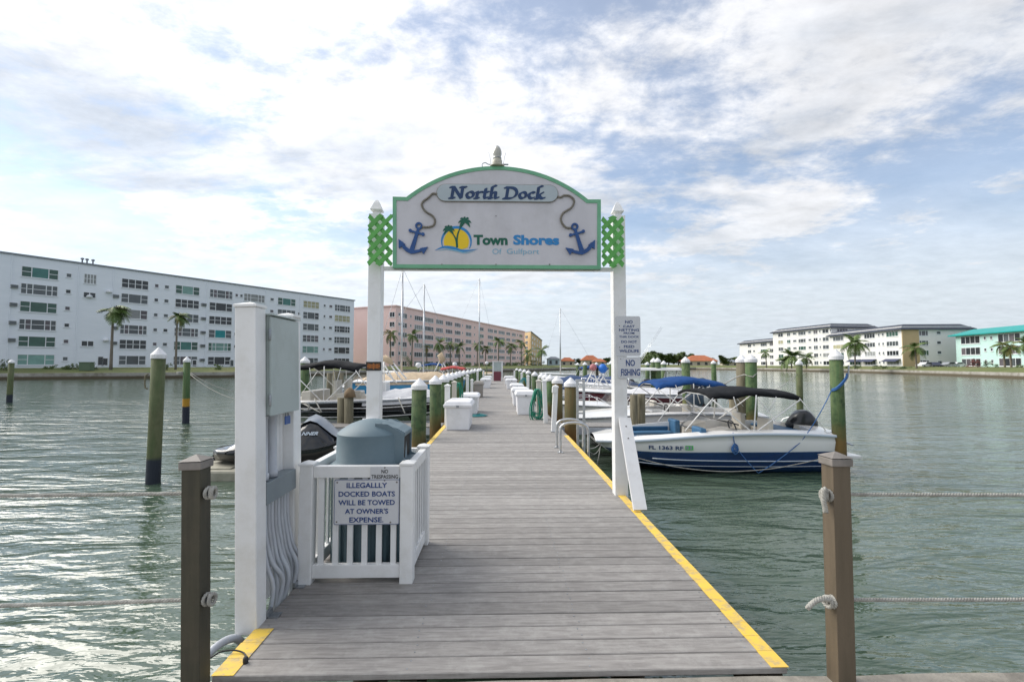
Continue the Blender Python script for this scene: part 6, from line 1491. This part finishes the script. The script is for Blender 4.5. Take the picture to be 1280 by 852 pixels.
# --- black personal watercraft on its float
t = thing('water_scooter', 'black water scooter with grey hood parked on a beige float', 'water scooter', (-6.22, 11.0, .23))
L = 2.95; rings = []
for i in range(21):
    s = i / 20; x = L * s; b = .56 * (.62 + .38 * min(1, s / .15)) * (1 - max(0, (s - .55) / .45) ** 2.4 * .9)
    top = .34 + .30 * math.exp(-((s - .30) / .16) ** 2) + .64 * math.exp(-((s - .70) / .155) ** 2) + .04 * s
    if s > .9: top *= 1 - (s - .9) * 3.2
    ke = .02 + .32 * max(0, (s - .7) / .3) ** 2; md = ke + .22 + .06 * s
    top = max(top, md + .05)
    rings.append([(x, 0, ke), (x, b * .7, ke + .05), (x, b, md), (x, b * .96, md + .08), (x, b * .84, md + (top - md) * .5), (x, b * .62, md + (top - md) * .85), (x, 0, top), (x, -b * .62, md + (top - md) * .85), (x, -b * .84, md + (top - md) * .5), (x, -b * .96, md + .08), (x, -b, md), (x, -b * .7, ke + .05)])
MB().loft(rings, [0] * 12, True).build('hull', 'gelcoat_black', t)
hr = []
for i in range(11, 20):
    r_ = rings[i]; c_ = r_[6]; hr.append([(r_[k][0], r_[k][1] * (1.03 if k != 6 else 1), r_[k][2] + .025) for k in (5, 6, 7)])
hr = [[(x, y * 1.0, z + .015) for x, y, z in r_] for r_ in hr]
MB().loft(hr, 0, True, False).build('hood', 'ski_grey', t)
MB().rbox(.55, 1.55, -.17, .17, .58, .80, .1).build('saddle', 'motor_black', t)
MB().tube([(1.78, -.36, 1.10), (1.84, -.12, 1.12), (1.84, .12, 1.12), (1.78, .36, 1.10)], .02, 6).build('handlebar', 'motor_black', t)
tx = lettering('NNER', t, 'hull_stripe', (0, 0, 0), .34, .075, bold=.03, shear=.4)
tx.location = (2.12, -.475, .68); tx.rotation_euler = (R(-22), 0, R(8))
MB().box(-.12, .05, -.15, .15, .05, .18).build('jet_nozzle', 'motor_black', t)
t = thing('floating_dock', 'low beige float under the black water scooter', 'float', (-6.6, 11.0, .0)); MB().rbox(.0, 4.6, -.85, .85, -.12, .20, .12).build('float_body', 'float_beige', t)
for i in range(4): MB().box(-.1 + i * 1.2, .95 + i * 1.2, -.70, .70, .202, .225).build('tread', 'float_beige', t)
# rope loops on the black boat slip
t = thing('mooring_line', 'pale lines crossing in front of the black hull from the left', 'rope', tuple(atY(384, 505, 14)))
mb = MB(); mb.tube(sag(atY(377, 503, 14), atY(400, 515, 13), .0, 3), .018, 5); mb.tube(sag(atY(393, 498, 14), atY(402, 515, 13.6), 0, 3), .018, 5); mb.tube(sag(atY(498, 497, 14), atY(506, 516, 13.6), 0, 3), .018, 5); mb.tube(catmull([tuple(atY(377, 511, 13.5)), tuple(atY(384, 512, 13.5)), tuple(atY(386, 505, 13.5)), tuple(atY(377, 503, 13.5))], 4), .02, 5)
wb(mb, 'line', 'rope_white', t)
t = thing('mooring_line', 'white bow line from the blue and white boat to the dock ladder', 'rope', tuple(atY(745, 553, 11.4)))
mb = MB(); mb.tube(sag(atY(752, 552, 11.4), atY(728, 557, 9.4), .10, 8), .010, 5); mb.tube([tuple(atY(751, 553, 11.2)), tuple(atY(749, 568, 11.1)), tuple(atY(746, 581, 11.0))], .013, 5); mb.tube(sag(atY(752, 554, 11.4), atY(730, 551, 9.4), .25, 8), .009, 5); wb(mb, 'line', 'rope_white', t)
